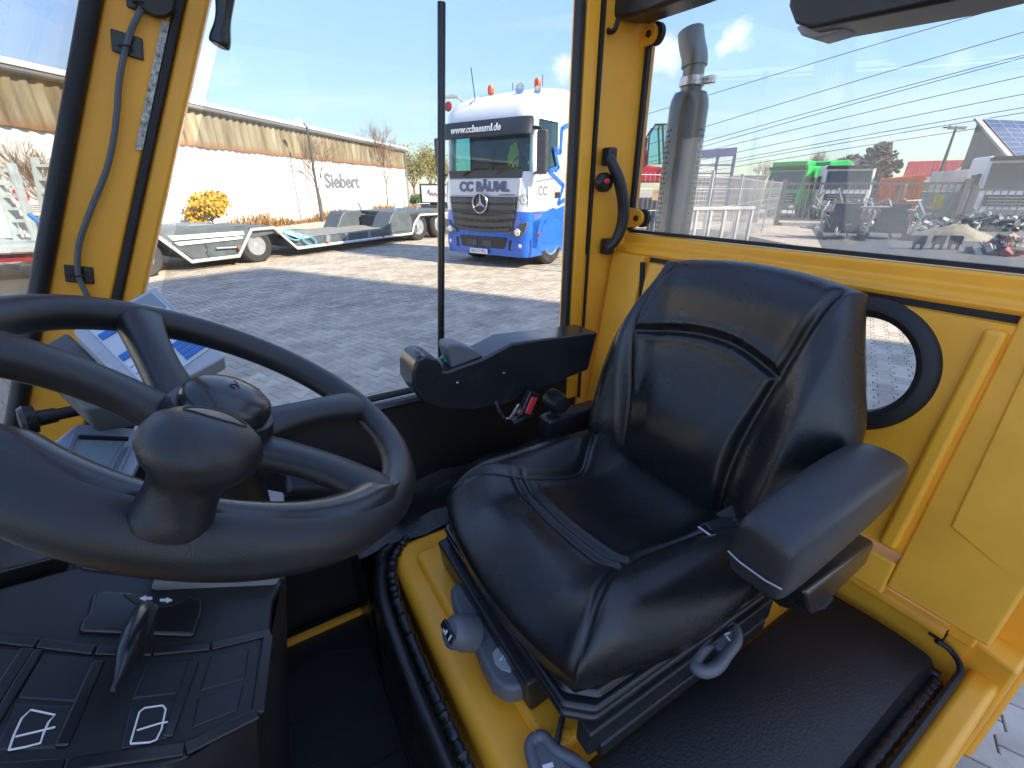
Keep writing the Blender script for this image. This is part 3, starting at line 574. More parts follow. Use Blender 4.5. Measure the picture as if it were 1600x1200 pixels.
# ---- rear window wall
GA = 1.005
F(MB().box(L(GA, .52, .19), (.006, .955, .60)), 'rear_glass', rear_glass, label='dusty rear window')
F(MB().box(L(GA - .008, .992, .19), (.012, .012, .60)).box(L(GA - .008, .04, .19), (.012, .012, .60)).box(L(GA - .003, .52, -.112), (.012, .95, .008)), 'glass_seal', rubber)
F(MB().prism([L(.985, .01, -.118), L(1.025, .01, -.118), L(1.025, .01, -.20), L(.965, .01, -.20), L(.965, .01, -.152), L(.985, .01, -.144)], (0, 1.0, 0)), 'window_rail', yellow, bevel=.006, seg=3, label='yellow rail under the rear window')
F(MB().tube([L(.966, .01, -.163), L(.966, .97, -.163)], .006, 8), 'rail_bead', yellow)
F(MB().prism([L(1.0, -.03, -1.0), L(1.0, .028, -1.0), L(1.04, .028, -1.0), L(1.04, -.03, -1.0)], (0, 0, 1.5)), 'rear_post', yellow, bevel=.008)
# rear panel with round window: ring-shaped grid round the hole
HC = (.33, -.295); HR = .088; PA = .945
def panel_ring(b0, b1, z0, z1, a_of, mbx):
    n = 64; G = []
    for fr in (0, .12, .3, .6, 1.0):
        row = []
        for j in range(n):
            t = 2 * math.pi * j / n; cx, cz = math.cos(t), math.sin(t)
            s = min(((b1 if cx > 0 else b0) - HC[0]) / cx if abs(cx) > 1e-6 else 1e9, ((z1 if cz > 0 else z0) - HC[1]) / cz if abs(cz) > 1e-6 else 1e9)
            rr = HR + .012 + (s - HR - .012) * fr; b, z = HC[0] + cx * rr, HC[1] + cz * rr
            row.append(L(a_of(z), b, z))
        G.append(row)
    # snap nearest outline points to the corners
    for (b, z) in ((b0, z0), (b0, z1), (b1, z0), (b1, z1)):
        j = min(range(n), key=lambda j: (G[-1][j] - L(a_of(z), b, z)).length); G[-1][j] = L(a_of(z), b, z)
    mbx.grid(G, closed=True); return G
aof = lambda z: PA - .05 * (z + .175) / -.42
mbx = MB(); G = panel_ring(.156, .862, -.59, -.182, aof, mbx)
mbx.grid([G[-1], [p + Vector((.03, 0, 0)) for p in G[-1]]], closed=True)
pan = F(mbx, 'access_panel', yellow, label='yellow access panel behind the seat with a round window')
# groove frame (black gap) and surrounding wall
F(MB().prism([L(.972, .02, -.150), L(.972, .99, -.150), L(.925, .99, -.63), L(.925, .02, -.63)], (.012, 0, 0)) if False else MB().box(L(.966, .517, -.1785), (.006, .712, .016)).box(L(.958, .8705, -.385), (.006, .014, .41), (1, 0, .12), (0, 1, 0), (-.12, 0, 1)).box(L(.946, .517, -.601), (.006, .712, .014)), 'panel_gap_seal', rubber)
surround = MB()
for (b0, b1, z0, z1) in ((.878, 1.0, -.66, -.168), (.02, .158, -.66, -.168)):
    surround.prism([L(aof(z1) - .004, b0, z1), L(aof(z1) - .004, b1, z1), L(aof(z0) - .004, b1, z0), L(aof(z0) - .004, b0, z0)], (.05, 0, 0))
surround.prism([L(aof(-.61) - .004, .158, -.61), L(aof(-.61) - .004, .878, -.61), L(aof(-.68) - .004, .878, -.68), L(aof(-.68) - .004, .158, -.68)], (.05, 0, 0))
F(surround, 'rear_wall', yellow_dull, bevel=.005)
F(MB().prism([L(aof(-.2) - .014, .160, -.19), L(aof(-.2) - .014, .186, -.19), L(aof(-.585) - .014, .192, -.585), L(aof(-.585) - .014, .166, -.585)], (.03, 0, 0)), 'panel_flange', yellow, pan, bevel=.008, seg=3)
F(MB().prism([L(aof(-.22) - .008, .03, -.24), L(aof(-.22) - .008, .13, -.22), L(aof(-.5) - .008, .12, -.50), L(aof(-.5) - .008, .03, -.54)], (.02, 0, 0)), 'stiffener', yellow_dull, bevel=.003, seg=3)
nrm = Vector((-1, 0, .12)).normalized()
ctr = L(aof(HC[1]), HC[0], HC[1])
F(MB().lathe([(.088, -.012), (.092, .008), (.100, .014), (.113, .012), (.121, .004), (.122, -.004)], ctr, nrm, 64, cap=False).lathe([(.086, -.012), (.089, .004), (.094, .006)], ctr, nrm, 64, cap=False), 'window_gasket', rubber, pan, label='thick black rubber gasket of the round window')
F(MB().lathe([(0, -.002), (.09, -.002), (.09, -.006), (0, -.006)], ctr, nrm, 48), 'round_glass', window_glass, pan)
F(MB().box(L(.915, 1.028, -.62), (.12, .03, .9)), 'corner_filler', yellow_dull)
# small vent opening by the rear post
F(MB().box(L(.935, .978, -.385), (.006, .020, .030), (1, .5, 0), (-.5, 1, 0)), 'vent_slot', plastic)
# ledge tube at the bottom of the rear wall
F(MB().tube([L(.925, .07, -.705), L(.925, 1.0, -.705)], .017, 14), 'ledge_tube', yellow_dull)
F(MB().box(L(.955, .52, -.70), (.05, .97, .03)), 'ledge_plate', yellow_dull, bevel=.004)
F(MB().box(L(.962, .52, -.86), (.03, .96, .28)), 'lower_rear_wall', yellow_dull)
# ---- brackets and pivots of the rear window
for (px, py, up) in ((1014, 53, 1), (994, 341, -1)):
    c = pa(px, py, .985)
    m_ = MB(); pts = []
    for k in range(13): t = -math.pi / 2 + math.pi * k / 12; pts.append(c + Vector((0, -math.cos(t) * .022, math.sin(t) * .022)))
    pts += [c + Vector((0, .05, .03)), c + Vector((0, .05, -.03))]
    m_.prism(pts, (.01, 0, 0)); q = F(m_, 'hinge_plate', yellow, bevel=.002)
    F(MB().lathe([(0, -.006), (.007, -.005), (.009, 0), (.009, .004)], c, LA, 6).lathe([(.0085, .002), (.0125, .001), (.0125, .006)], c, LA, 16), 'bolt', plastic_s, q)
    F(MB().lathe([(0, 0), (.024, 0), (.024, .012), (0, .012)], c + Vector((.0102, -.010, 0)), LA, 20), 'spacer', rubber, q)
# ---- handle on the rear post
def ph(px, py, b=.978): return pb(px, py, b)
hp = spline([ph(951, 245), ph(955, 262), ph(961, 285), ph(966, 320), ph(965, 350), ph(958, 375), ph(949, 388)], 6)
hp = [p + Vector((0, -.020 * math.sin(math.pi * min(1, max(0, k / (len(hp) - 1)))), 0)) for k, p in enumerate(hp)]
hd = F(MB().tube(hp, [.012 + .004 * math.sin(math.pi * k / (len(hp) - 1)) for k in range(len(hp))], 12), 'door_handle', plastic, label='black window handle with a red button')
for (x, y) in ((952, 245), (949, 385)):
    F(MB().box(ph(x, y, .995), (.030, .034, .044)), 'handle_foot', plastic, hd, bevel=.007, seg=3); F(MB().lathe([(0, -.006), (.0055, -.005), (.0065, 0)], ph(x + 3, y, .974), LB, 10), 'bolt', silver, hd)
F(MB().lathe([(0, -.012), (.019, -.011), (.024, -.004), (.024, .012)], ph(945, 285, .985), LB, 24), 'latch_body', plastic, hd); F(MB().lathe([(0, -.008), (.006, -.006), (.0075, .002)], ph(948, 283, .966), LB, 14), 'red_button', red_pl, hd)
# ---- overhead boxes (work lamp and wiper motor cover)
def slab_px(quad, a, depth, name, m, bevel=.012, lab=None):
    return F(MB().prism([pa(x, y, a) for x, y in quad], (depth, 0, 0)), name, m, bevel=bevel, seg=3, label=lab)
slab_px([(930, -40), (932, 14), (950, 30), (985, 27), (1070, -4), (1160, -40)], .90, .08, 'wiper_motor_cover', plastic, lab='black cover hanging over the rear window corner')
F(MB().tube(spline([pa(950, 8, .89), pa(945, 30, .885), pa(950, 48, .885), pa(960, 47, .885), pa(966, 30, .89)], 5), .006, 8), 'cable_loop', rubber)
slab_px([(1238, -60), (1230, 10), (1240, 36), (1265, 46), (1480, 2), (1600, -30), (1700, -60)], .80, .10, 'work_lamp', plastic, lab='black lamp housing under the roof')
slab_px([(1240, 40), (1250, 55), (1272, 62), (1305, 52), (1322, 40), (1316, 30)], .83, .05, 'lamp_bracket', lgrey, bevel=.008)
slab_px([(1445, 0), (1462, 12), (1490, 10), (1520, -4)], .83, .05, 'lamp_bracket', lgrey, bevel=.008)
# ---- exhaust stack outside the rear window
ex = Vector((.53, 1.555, 0)); exl = toL(ex)
def exz(z): return Vector((exl.x, exl.y, z + CAM_H))
perf = mat('chrome_guard', (.13, .13, .115), .26, metal=.9)
t_ = perf.node_tree; b_ = t_.nodes['Principled BSDF']; uvn = t_.nodes.new('ShaderNodeTexCoord')
st = F(MB().lathe([(.056, -.9 + CAM_H), (.056, .225 + CAM_H), (.052, .245 + CAM_H), (.045, .26 + CAM_H)], Vector((exl.x, exl.y, 0)), ZX, 40), 'exhaust_stack', perf, label='chrome perforated exhaust stack outside the rear window')
holes = MB()
hole_m = mat('guard_holes', (.012, .012, .012), .8)
for k in range(50):
    for j in range(22):
        t = 2 * math.pi * (j + (k % 2) * .5) / 22; z = -.55 + k * .0145; d = Vector((math.cos(t), math.sin(t), 0)); c = exz(z) + d * .0565
        # only the sides of the guard are perforated, the front strip is plain
        toc = (Vector((-exl.x - ROOT_A, -exl.y - ROOT_B, 0))).normalized()
        if d.dot(toc) > .72: continue
        u = d.cross(ZX); holes.add([c + (u * math.cos(q) + ZX * math.sin(q)) * .0036 for q in [i * math.pi / 3 for i in range(6)]], [tuple(range(6))])
ho = F(holes, 'guard_holes', hole_m, st, fix=False); ho['kind'] = 'stuff'
F(MB().tube([exz(.24), exz(.33)], [.030, .030], 16), 'tail_pipe', mat('pipe_steel', (.17, .17, .14), .4, metal=.8), st)
F(MB().tube([exz(.275), exz(.30)], .036, 16).box(exz(.288) + Vector((.02, -.045, 0)), (.02, .03, .02)), 'pipe_clamp', silver, st, bevel=.003)
F(MB().tube(spline([exz(.325), exz(.35) + Vector((.0, .004, 0)), exz(.38) + Vector((0, .018, 0)), exz(.415) + Vector((0, .03, 0))], 4), .036, 16), 'rain_cap', MAT['pipe_steel'], st)
# ================================================================== HOOD, SEAT, WHEEL, DASH
# ---- yellow hood under the seat
HZ = -.80
hood = MB()
hood.prism([L(.165, .03, HZ), L(.93, .03, HZ), L(.93, .03, -1.28), L(.165, .03, -1.28)], (0, .85, 0))
hd_ = F(hood, 'engine_hood', yellow, bevel=.03, seg=4, label='glossy yellow engine hood carrying the seat')
F(MB().prism([L(.245, .30, HZ - .004), L(.245, .50, HZ - .004), L(.215, .54, HZ - .004), L(.215, .80, HZ - .004), L(.72, .80, HZ - .004), L(.72, .30, HZ - .004)], (0, 0, .026)), 'hood_emboss', yellow, hd_, bevel=.018, seg=4)
for (x, y) in ((711, 885), (722, 880), (866, 1151), (884, 1147)):
    F(MB().lathe([(0, .006), (.006, .005), (.009, 0), (.009, -.004)], pz(x, y, HZ + .022), ZX, 16), 'hood_rivet', yellow, hd_)
# black apron in front of the hood with gathered piping
edge = [(690, 812), (662, 828), (640, 850), (626, 880), (627, 915), (638, 955), (660, 1010), (690, 1080), (715, 1135), (742, 1195), (775, 1260)]
ep = spline([pz(x - 12, y, HZ + .006) for x, y in edge], 10)
pr = [.0105 + .0018 * math.sin(k * 2.3) + .001 * math.sin(k * 1.1) for k in range(len(ep))]
F(MB().tube(ep, pr, 10), 'hood_piping', leather, label='gathered black piping along the hood edge')
ep2 = [p + Vector((-.026 if i > 24 else -.018, .02 if i < 30 else 0, -.004)) for i, p in enumerate(ep)]
F(MB().tube(ep2, .015, 12), 'apron_welt', leather)
F(MB().grid([[p + Vector((0, 0, 0)) for p in ep2], [p + Vector((-.02, .01, -.05)) for p in ep2], [p + Vector((-.022, .01, -.20)) for p in ep2], [p + Vector((-.015, .01, -.33)) for p in ep2]]), 'apron', leather, label='black vinyl apron on the hood front')
# black vinyl filling between hood and far liner
F(MB().grid([[L(a, b, z) + Vector((0, 0, .006 * math.sin(a * 40 + b * 30))) for a in [.10 + .04 * i for i in range(20)]] for b, z in ((.86, HZ + .01), (.90, HZ + .03), (.95, HZ + .015), (1.0, HZ + .03), (1.018, HZ + .06))]), 'side_cover', leather)
F(MB().grid([[L(a, b, z) for a in (.10, .14)] for b, z in ((.86, HZ + .005), (.95, HZ + .01), (1.018, HZ + .05))]).grid([[L(.10, b, z), L(.095, b, -1.1)] for b, z in ((.80, HZ - .01), (.90, HZ + .005), (1.018, HZ + .05))]), 'corner_cover', leather)
# black padded cover along the near side of the hood
rows = []
for i in range(26):
    a = .18 + .74 * i / 25; r = []
    for j in range(13):
        q = j / 12; b = .052 + (.275 - .052) * q
        z = HZ + .016 + .020 * math.sin(math.pi * min(1, q * 1.0)) ** .6 + .006 * math.sin(9 * a + 4 * q) - (.02 if j in (0, 12) else 0)
        r.append(L(a, b, z))
    rows.append(r)
cov = F(MB().grid(rows), 'hood_cover', mat('perforated_vinyl', (.012, .012, .0125), .5, vor=(260, .5, .001)), label='black padded cover on the near side of the hood')
eb = spline([L(.20, .052, HZ + .006), L(.60, .050, HZ + .006), L(.90, .05, HZ + .006)], 40)
F(MB().tube(eb, [.011 + .0016 * math.sin(k * 2.1) for k in range(len(eb))], 10), 'cover_piping', leather, cov)
F(MB().tube([L(.915, .05, HZ + .006), L(.915, .60, HZ + .006)], .010, 10), 'cover_piping', leather, cov)
# door sill on the near side: outer yellow edge and hose loop
F(MB().prism([L(.12, -.012, -.76), L(.12, .028, -.765), L(.12, .028, -1.25), L(.12, -.012, -1.25)], (.90, 0, 0)), 'door_sill', yellow, bevel=.012, seg=3)
F(MB().prism([L(.94, -.02, -.715), L(1.02, -.02, -.715), L(1.02, .07, -.715), L(.965, .07, -.715)], (0, 0, -.5)), 'sill_corner', yellow_dull, bevel=.008)
F(MB().tube(spline([L(.925, .075, -.735), L(.935, .055, -.745), L(.915, .034, -.752), L(.86, .0315, -.756), L(.5, .0315, -.758), L(.12, .0315, -.758)], 6), .005, 8), 'sill_seal', rubber)
F(MB().box(L(.937, .078, -.72), (.02, .02, .03)), 'latch_hole', rubber)
# floor mat
fm = empty('floor_mat', AX * .0 + BX * .5 + Vector((0, 0, CAM_H - 1.098)), math.atan2(AX.y, AX.x), 'black ribbed rubber floor mat in the footwell', 'mat')
mm = MB().prism([Vector((.09, -.48, 0)), Vector((.09, .36, 0)), Vector((-.02, .42, 0)), Vector((-.34, .30, 0)), Vector((-.36, -.48, 0))], (0, 0, .008)).build('mat_sheet', mat_rubber, fm, bevel=.003)
for k in range(8): MB().box((-.02, -.42 + .1 * k, .0095), (.20, .03, .003)).build('rib', mat_rubber, fm)
# ---- seat --------------------------------------------------------------------
seat = F(MB().box(L(.49, .50, -.705), (.34, .36, .10)).prism([L(.30, .33, -.775), L(.70, .33, -.775), L(.68, .33, -.66), L(.32, .33, -.66)], (0, .34, 0)), 'operator_seat', plastic, bevel=.01, label='black vinyl operator seat with seat belt and armrests')
def sub(mb, name, m, label=None, **k): return F(mb, name, m, seat, label, **k)
# suspension bellows / pan rims
for k, (s, z) in enumerate(((.0, -.645), (-.006, -.667), (-.004, -.690))):
    sub(MB().prism([L(.262 + s, .300 + s, z), L(.300 + s, .268 + s, z), L(.70, .268 + s, z), L(.70, .732 - s, z), L(.290 + s, .732 - s, z), L(.262 + s, .700 - s, z)], (0, 0, .016)), 'seat_pan', plastic_s, bevel=.014 - .003 * k, seg=3)
sub(MB().box(L(.275, .545, -.735), (.05, .36, .075), (1, 0, .12), (0, 1, 0), (-.12, 0, 1)), 'slide_rail', plastic, bevel=.006)
sub(MB().box(L(.50, .272, -.715), (.44, .03, .05)).box(L(.50, .262, -.74), (.40, .02, .03)), 'slide_rail', plastic, bevel=.005)
def seg_d(p, a, b):
    ap_ = (p[0] - a[0], p[1] - a[1]); ab = (b[0] - a[0], b[1] - a[1]); l2 = ab[0] ** 2 + ab[1] ** 2
    t = max(0, min(1, (ap_[0] * ab[0] + ap_[1] * ab[1]) / l2)) if l2 else 0
    return math.hypot(ap_[0] - ab[0] * t, ap_[1] - ab[1] * t)
def poly2(pts, n=6): return [(q.x, q.y) for q in spline([(p[0], p[1], 0) for p in pts], n)]
def groove(p, lines, depth, w):
    d = 1e9
    for ln in lines:
        for i in range(len(ln) - 1):
            if abs(p[0] - ln[i][0]) < .08 and abs(p[1] - ln[i][1]) < .08: d = min(d, seg_d(p, ln[i], ln[i + 1]))
    if d > .06: return 0
    return -depth * math.exp(-(d / w) ** 2) + depth * .16 * math.exp(-((d - w * 2.1) / (w * 1.1)) ** 2)
def cosgrid(n): return [(lambda u: math.copysign(abs(math.sin(u * math.pi / 2)) ** 1.0, u) * .5 + u * .5)(-1 + 2 * i / (n - 1)) for i in range(n)]
# cushion, in (s, v): s from the front edge to the back, v across (+ = far side)
CL_far = poly2([(.0, .235), (.06, .20), (.15, .150), (.24, .125), (.31, .125), (.37, .165), (.41, .19)])
CL_near = poly2([(.0, -.215), (.05, -.205), (.12, -.165), (.175, -.142)])
CL_near2 = poly2([(.175, -.142), (.24, -.135), (.31, -.145), (.37, -.165), (.43, -.20)])
CL_x = poly2([(.155, .150), (.150, .08), (.150, 0), (.160, -.08), (.175, -.142)])
CL_x2 = [(s + .022, v * .96) for s, v in CL_x]
cl = [CL_far, CL_near, CL_near2, CL_x, CL_x2]
N = 190; gs = cosgrid(N); Gt = []
for x in gs:
    row = []
    for y in gs:
        sx_ = x * math.sqrt(1 - .46 * y * y / 2 * (1 if x < 0 else .5)); vy = y * math.sqrt(1 - .62 * x * x / 2 * (1 if x < 0 else .6))
        s = .262 + .262 * sx_; v = .262 * vy * (1 - .04 * sstep(.25, .5, s))
        dd = max(abs(x), abs(y)); h = max(0, 1 - dd ** 7) ** .5
        bol = .034 * sstep(.10, .19, abs(v)) * (1 - .5 * sstep(.20, .262, abs(v))) * sstep(.0, .15, s)
        z = .062 + bol - .030 * math.exp(-((s - .34) / .11) ** 2) * (1 - sstep(.08, .2, abs(v))) + .012 * math.exp(-((s - .09) / .06) ** 2)
        z += .006 * math.sin(v * 24 + 1.5) * math.exp(-((s - .06) / .07) ** 2)
        z += groove((s, v), cl, .010, .0065)
        drop = .032 * sstep(.10, -.0, s) * (1 - .3 * sstep(.15, .25, v))
        row.append(L(.238 + s, .502 + v, -.590 - drop * .5 + (z - .024) * h - drop * .2 * h))
    Gt.append(row)
cu = MB().grid(Gt)
rim = Gt[0] + [r[-1] for r in Gt[1:]] + Gt[-1][-2::-1] + [r[0] for r in Gt[-2:0:-1]]
cc = L(.483, .502, -.66)
cu.grid([rim, [p.lerp(Vector((cc.x, cc.y, p.z)), .012) - Vector((0, 0, .028)) for p in rim], [p.lerp(Vector((cc.x, cc.y, p.z)), .06) - Vector((0, 0, .042)) for p in rim]], closed=True)
sub(cu, 'seat_cushion', leather, 'contoured black vinyl seat cushion', sharp=80)
# backrest in (v, w) on a plane leaning back
BU = Vector((.13, 0, .40)).normalized(); BN = Vector((-.40, 0, .13)).normalized(); B0 = L(.712, .502, -.560)
S1 = poly2([(.165, .415), (.185, .36), (.188, .29), (.170, .20), (.145, .10), (.125, -.01)])
S2 = poly2([(-.165, .415), (-.155, .37), (-.142, .30), (-.128, .22), (-.120, .12), (-.125, -.01)])
S3 = poly2([(.182, .262), (.11, .284), (.03, .296), (-.05, .292), (-.138, .262)])
bl = [S1, S2, S3]
N = 210; gs = cosgrid(N); Gf = []; Gb = []
for x in gs:        # w
    rf_, rb_ = [], []
    for y in gs:    # v
        wx = x * math.sqrt(1 - .34 * y * y / 2); vy = y * math.sqrt(1 - .40 * x * x / 2 * (1 if x > 0 else .6))
        w = .205 + .245 * wx; hw = .262 + .012 * math.sin(math.pi * min(1, max(0, w / .28))) - .050 * sstep(.20, .44, w)
        v = hw * vy; dd = max(abs(x), abs(y)); h = max(0, 1 - dd ** 6) ** .5
        wing = .050 * sstep(.125, .21, abs(v)) * (1 - .45 * sstep(.20, .27, abs(v))) * (1 - .55 * sstep(.25, .42, w))
        t = .040 + wing + .020 * math.exp(-((w - .10) / .10) ** 2) * (1 - sstep(.06, .16, abs(v))) + groove((v, w), bl, .013, .0085)
        t += .014 * sstep(.30, .40, w) * (1 - sstep(.12, .2, abs(v)))
        P = B0 + BU * w + LB * v + BU * 0
        rf_.append(P + BN * (t * h + .006)); rb_.append(P - BN * (.045 * h))
    Gf.append(rf_); Gb.append(rb_)
bk = MB().grid(Gf).grid(Gb, flip=True)
rimf = lambda G_: G_[0] + [r[-1] for r in G_[1:]] + G_[-1][-2::-1] + [r[0] for r in G_[-2:0:-1]]
bk.grid([rimf(Gf), rimf(Gb)], closed=True)
sub(bk, 'backrest', leather, 'black vinyl backrest with curved cross seam', sharp=80)
sub(MB().box(B0 + BU * .10 - BN * .03, (.04, .16, .24), BN, LB, BU), 'back_frame', plastic, bevel=.01)
# near-side padded armrest
def arm_sec(a, z, w, h, b=.192):
    return [L(a, b + w * cx, z + h * cz) for cx, cz in ((-.5, -.3), (-.5, .28), (-.42, .46), (0, .52), (.42, .46), (.5, .28), (.5, -.3), (.46, -.46), (.3, -.5), (-.3, -.5), (-.46, -.46))]
secs = [(.452, -.408, .044, .050), (.455, -.404, .066, .080), (.462, -.402, .074, .090), (.50, -.394, .080, .092), (.56, -.384, .082, .090), (.64, -.374, .082, .086), (.71, -.370, .078, .078), (.740, -.372, .070, .066), (.748, -.374, .040, .036)]
am = MB().grid([arm_sec(*s) for s in secs], closed=True); am.f.append(tuple(range(11))); am.f.append(tuple(range(len(secs) * 11 - 11, len(secs) * 11)))
arm = am.build('armrest', mat('armrest_foam', (.026, .027, .029), .38, vor=(500, .25, .001), var=(8, .2)), seat, bevel=0, sharp=70); arm['label'] = 'padded black armrest on the near side'
md = arm.modifiers.new('sub', 'SUBSURF'); md.levels = 2; md.render_levels = 2
sub(MB().tube([q + Vector((0, 0, -.012)) for q in [L(.452, .158, -.404), L(.449, .176, -.405), L(.449, .208, -.405), L(.452, .226, -.404)]] , .0012, 6), 'armrest_seam', lgrey)
sub(MB().prism([L(.50, .150, -.445), L(.72, .158, -.475), L(.72, .158, -.52), L(.55, .150, -.515)], (0, .06, 0)), 'armrest_bracket', plastic_s, bevel=.006)
sub(MB().tube(spline([L(.60, .18, -.52), L(.66, .20, -.58), L(.70, .24, -.64)], 5), .03, 12), 'belt_retractor', plastic, bevel=0)
# seat belt tongue and webbing
bt = pz(1106, 842, -.545)
sub(MB().box(bt + Vector((.03, -.004, .012)), (.05, .040, .012), (1, -.3, .1), (.3, 1, 0)), 'belt_tongue', plastic_s, bevel=.004)
sub(MB().tube([bt + Vector(q) for q in ((.006, .016, .018), (-.014, .012, .022), (-.014, -.010, .022), (.006, -.016, .018))], .0022, 6), 'tongue_loop', silver)
sub(MB().grid([[bt + Vector((.05 + .10 * q, -.03 * q - .018, .012 + .045 * q - .05 * q * q)), bt + Vector((.05 + .10 * q, -.03 * q + .024, .014 + .06 * q - .05 * q * q))] for q in [i / 8 for i in range(9)]]), 'belt_webbing', mat('webbing', (.03, .031, .034), .7, bump=(900, .6)))
# far-side control armrest
def cb(px, py, b=.79): return pb(px, py, b)
outl = [(935, 519), (850, 530), (800, 537), (756, 560), (700, 580), (692, 580), (690, 570), (683, 561), (665, 556), (652, 562), (645, 580), (645, 605), (658, 626), (690, 639), (740, 641), (790, 632), (850, 606), (920, 578)]
ctl = sub(MB().prism([cb(x, y) for x, y in outl], (0, .085, 0)), 'control_armrest', plastic_s, 'black control armrest with small levers', bevel=.006, seg=3)
ctl_parts = fork
def cpt(mb, name, m, **k): return F(mb, name, m, seat, **k)
cpt(MB().prism([cb(706, 576, .80), cb(699, 545, .80), cb(702, 538, .80), cb(720, 538, .80), cb(745, 548, .80), cb(756, 557, .80)], (0, .05, 0)), 'palm_hump', grey_plastic, bevel=.012, seg=4)
cpt(MB().lathe([(0, .006), (.016, .005), (.021, 0), (.021, -.01)], cb(757, 560, .812), Vector((-.25, -.1, 1)), 24), 'round_switch', screen)
cpt(MB().lathe([(0, .012), (.006, .010), (.007, 0)], cb(695, 563, .82), Vector((-.5, 0, 1)), 12), 'green_button', mat('green_plastic', (.02, .16, .08), .4))
for k in range(3):
    c = cb(652 + k * 3, 556, .80 + .026 * k); cpt(MB().prism([c + Vector(q) for q in ((-.006, 0, -.03), (.012, 0, -.02), (.008, 0, .008), (-.002, 0, .012))], (0, .015, 0)), 'mini_lever', grey_plastic, bevel=.003)
for (x, y) in ((715, 598), (788, 583)): cpt(MB().lathe([(0, .002), (.003, .001), (.0035, -.003)], cb(x, y, .7885), -LB, 10), 'screw', silver)
cpt(MB().tube([cb(775, 628), cb(779, 640), cb(789, 655), cb(797, 655)] + [cb(812, 632)], .0045, 8), 'wire_bail', silver)
# belt buckle
bq = cb(826, 631, .76)
bu = sub(MB().box(bq, (.034, .018, .062), (1, 0, -.5), (0, 1, 0), (.5, 0, 1)), 'belt_buckle', plastic_s, 'belt buckle with red release button', bevel=.004)
cpt(MB().box(bq + Vector((.0, -.010, .0)), (.017, .006, .042), (1, 0, -.5), (0, 1, 0), (.5, 0, 1)), 'release_button', red_pl, bevel=.003)
cpt(MB().tube([cb(800, 660, .77), cb(830, 645, .77)], .010, 8), 'buckle_stalk', plastic_s)
cpt(MB().lathe([(0, -.02), (.022, -.018), (.028, 0), (.028, .03)], cb(872, 630, .79), LB, 24), 'tilt_knob', plastic)
cpt(MB().box(L(.66, .80, -.57), (.18, .05, .10)), 'armrest_mount', plastic, bevel=.012)
# ---- grey seat controls on the hood side
def hz(x, y, z): return pz(x, y, z)
ctlbox = MB()
cz = -.735
ctlbox.prism([hz(x, y, cz) for x, y in ((716, 905), (703, 918), (708, 945), (722, 968), (738, 995), (752, 1030), (770, 1064), (790, 1077), (812, 1076), (832, 1062), (836, 1045), (800, 980), (770, 930), (742, 903))], (0, 0, -.04))
cbx = sub(ctlbox, 'suspension_control', grey_plastic, 'grey suspension control unit with weight knob', bevel=.012, seg=4)
kc = hz(724, 988, cz + .012); kax = Vector((-.8, .0, .6))
sub(MB().lathe([(0, .034), (.020, .032), (.027, .024), (.029, .006), (.031, 0), (.031, -.02)], kc, kax, 32), 'weight_knob', grey_plastic)
kx = kax.normalized(); ku = Vector((0, 1, 0)); kw = kx.cross(ku)
sub(MB().box(kc + kx * .035, (.006, .046, .016), kx, ku, kw), 'knob_grip', plastic_s, bevel=.003)
sub(MB().box(kc + kx * .0385 + kw * .002, (.001, .004, .008), kx, ku, kw).box(kc + kx * .0385 + ku * .004 + kw * .004, (.001, .010, .003), kx, ku, kw).box(kc + kx * .0385 + ku * -.014, (.001, .003, .010), kx, ku, kw), 'seat_symbol', white_ink)
c2 = hz(786, 1033, cz + .002)
sub(MB().prism([hz(x, y, cz + .001) for x, y in ((776, 1013), (769, 1022), (773, 1038), (784, 1048), (798, 1052), (801, 1044), (794, 1030), (786, 1016))], (0, 0, .003)), 'rocker_switch', lgrey, bevel=.001)
sub(MB().box(c2 + Vector((0, .004, .004)), (.012, .003, .001), (1, .6, 0), (-.6, 1, 0)).box(c2 + Vector((.006, -.004, .004)), (.003, .012, .001), (1, .6, 0), (-.6, 1, 0)), 'seat_symbol', white_ink)
for (x, y) in ((763, 938), (820, 1023)): sub(MB().lathe([(0, .003), (.005, .002), (.006, -.002)], hz(x, y, -.70), ZX, 8), 'screw', plastic_s)
# front release lever and side lever (loops)
def loop_lever(pxs, z, name, hole, zt=.012):
    o = sub(MB().prism([hz(x, y, z) for x, y in pxs], (0, 0, -zt)), name, grey_plastic, bevel=.005, seg=4)
    return o
lv = MB(); lz = -.70
path = spline([hz(x, y, lz) for x, y in ((1134, 985), (1120, 985), (1108, 1005), (1090, 1025), (1086, 1040), (1100, 1049), (1120, 1042), (1135, 1022), (1150, 1000), (1146, 980), (1134, 985))], 6)
sub(lv.tube(path, [.0105] * len(path), 12), 'tilt_lever', grey_plastic, 'grey tilt lever beside the cushion')
sub(MB().prism([hz(x, y, lz + .008) for x, y in ((1118, 990), (1130, 968), (1146, 968), (1155, 985), (1148, 1006), (1128, 1018), (1116, 1008))], (0, 0, -.014)), 'lever_pad', grey_plastic, bevel=.005, seg=3)
sub(MB().box(hz(1136, 990, lz + .0088), (.012, .0025, .0008), (1, -.2, 0), (.2, 1, 0)).box(hz(1138, 998, lz + .0088), (.003, .010, .0008), (1, -.2, 0), (.2, 1, 0)), 'seat_symbol', white_ink)
lz2 = -.765
path = spline([hz(x, y, lz2) for x, y in ((838, 1152), (828, 1165), (834, 1195), (850, 1225), (905, 1230), (920, 1215), (900, 1190), (868, 1172), (850, 1152), (838, 1152))], 6)
sub(MB().tube(path, .009, 12), 'slide_lever', grey_plastic, 'grey slide lever in front of the seat')
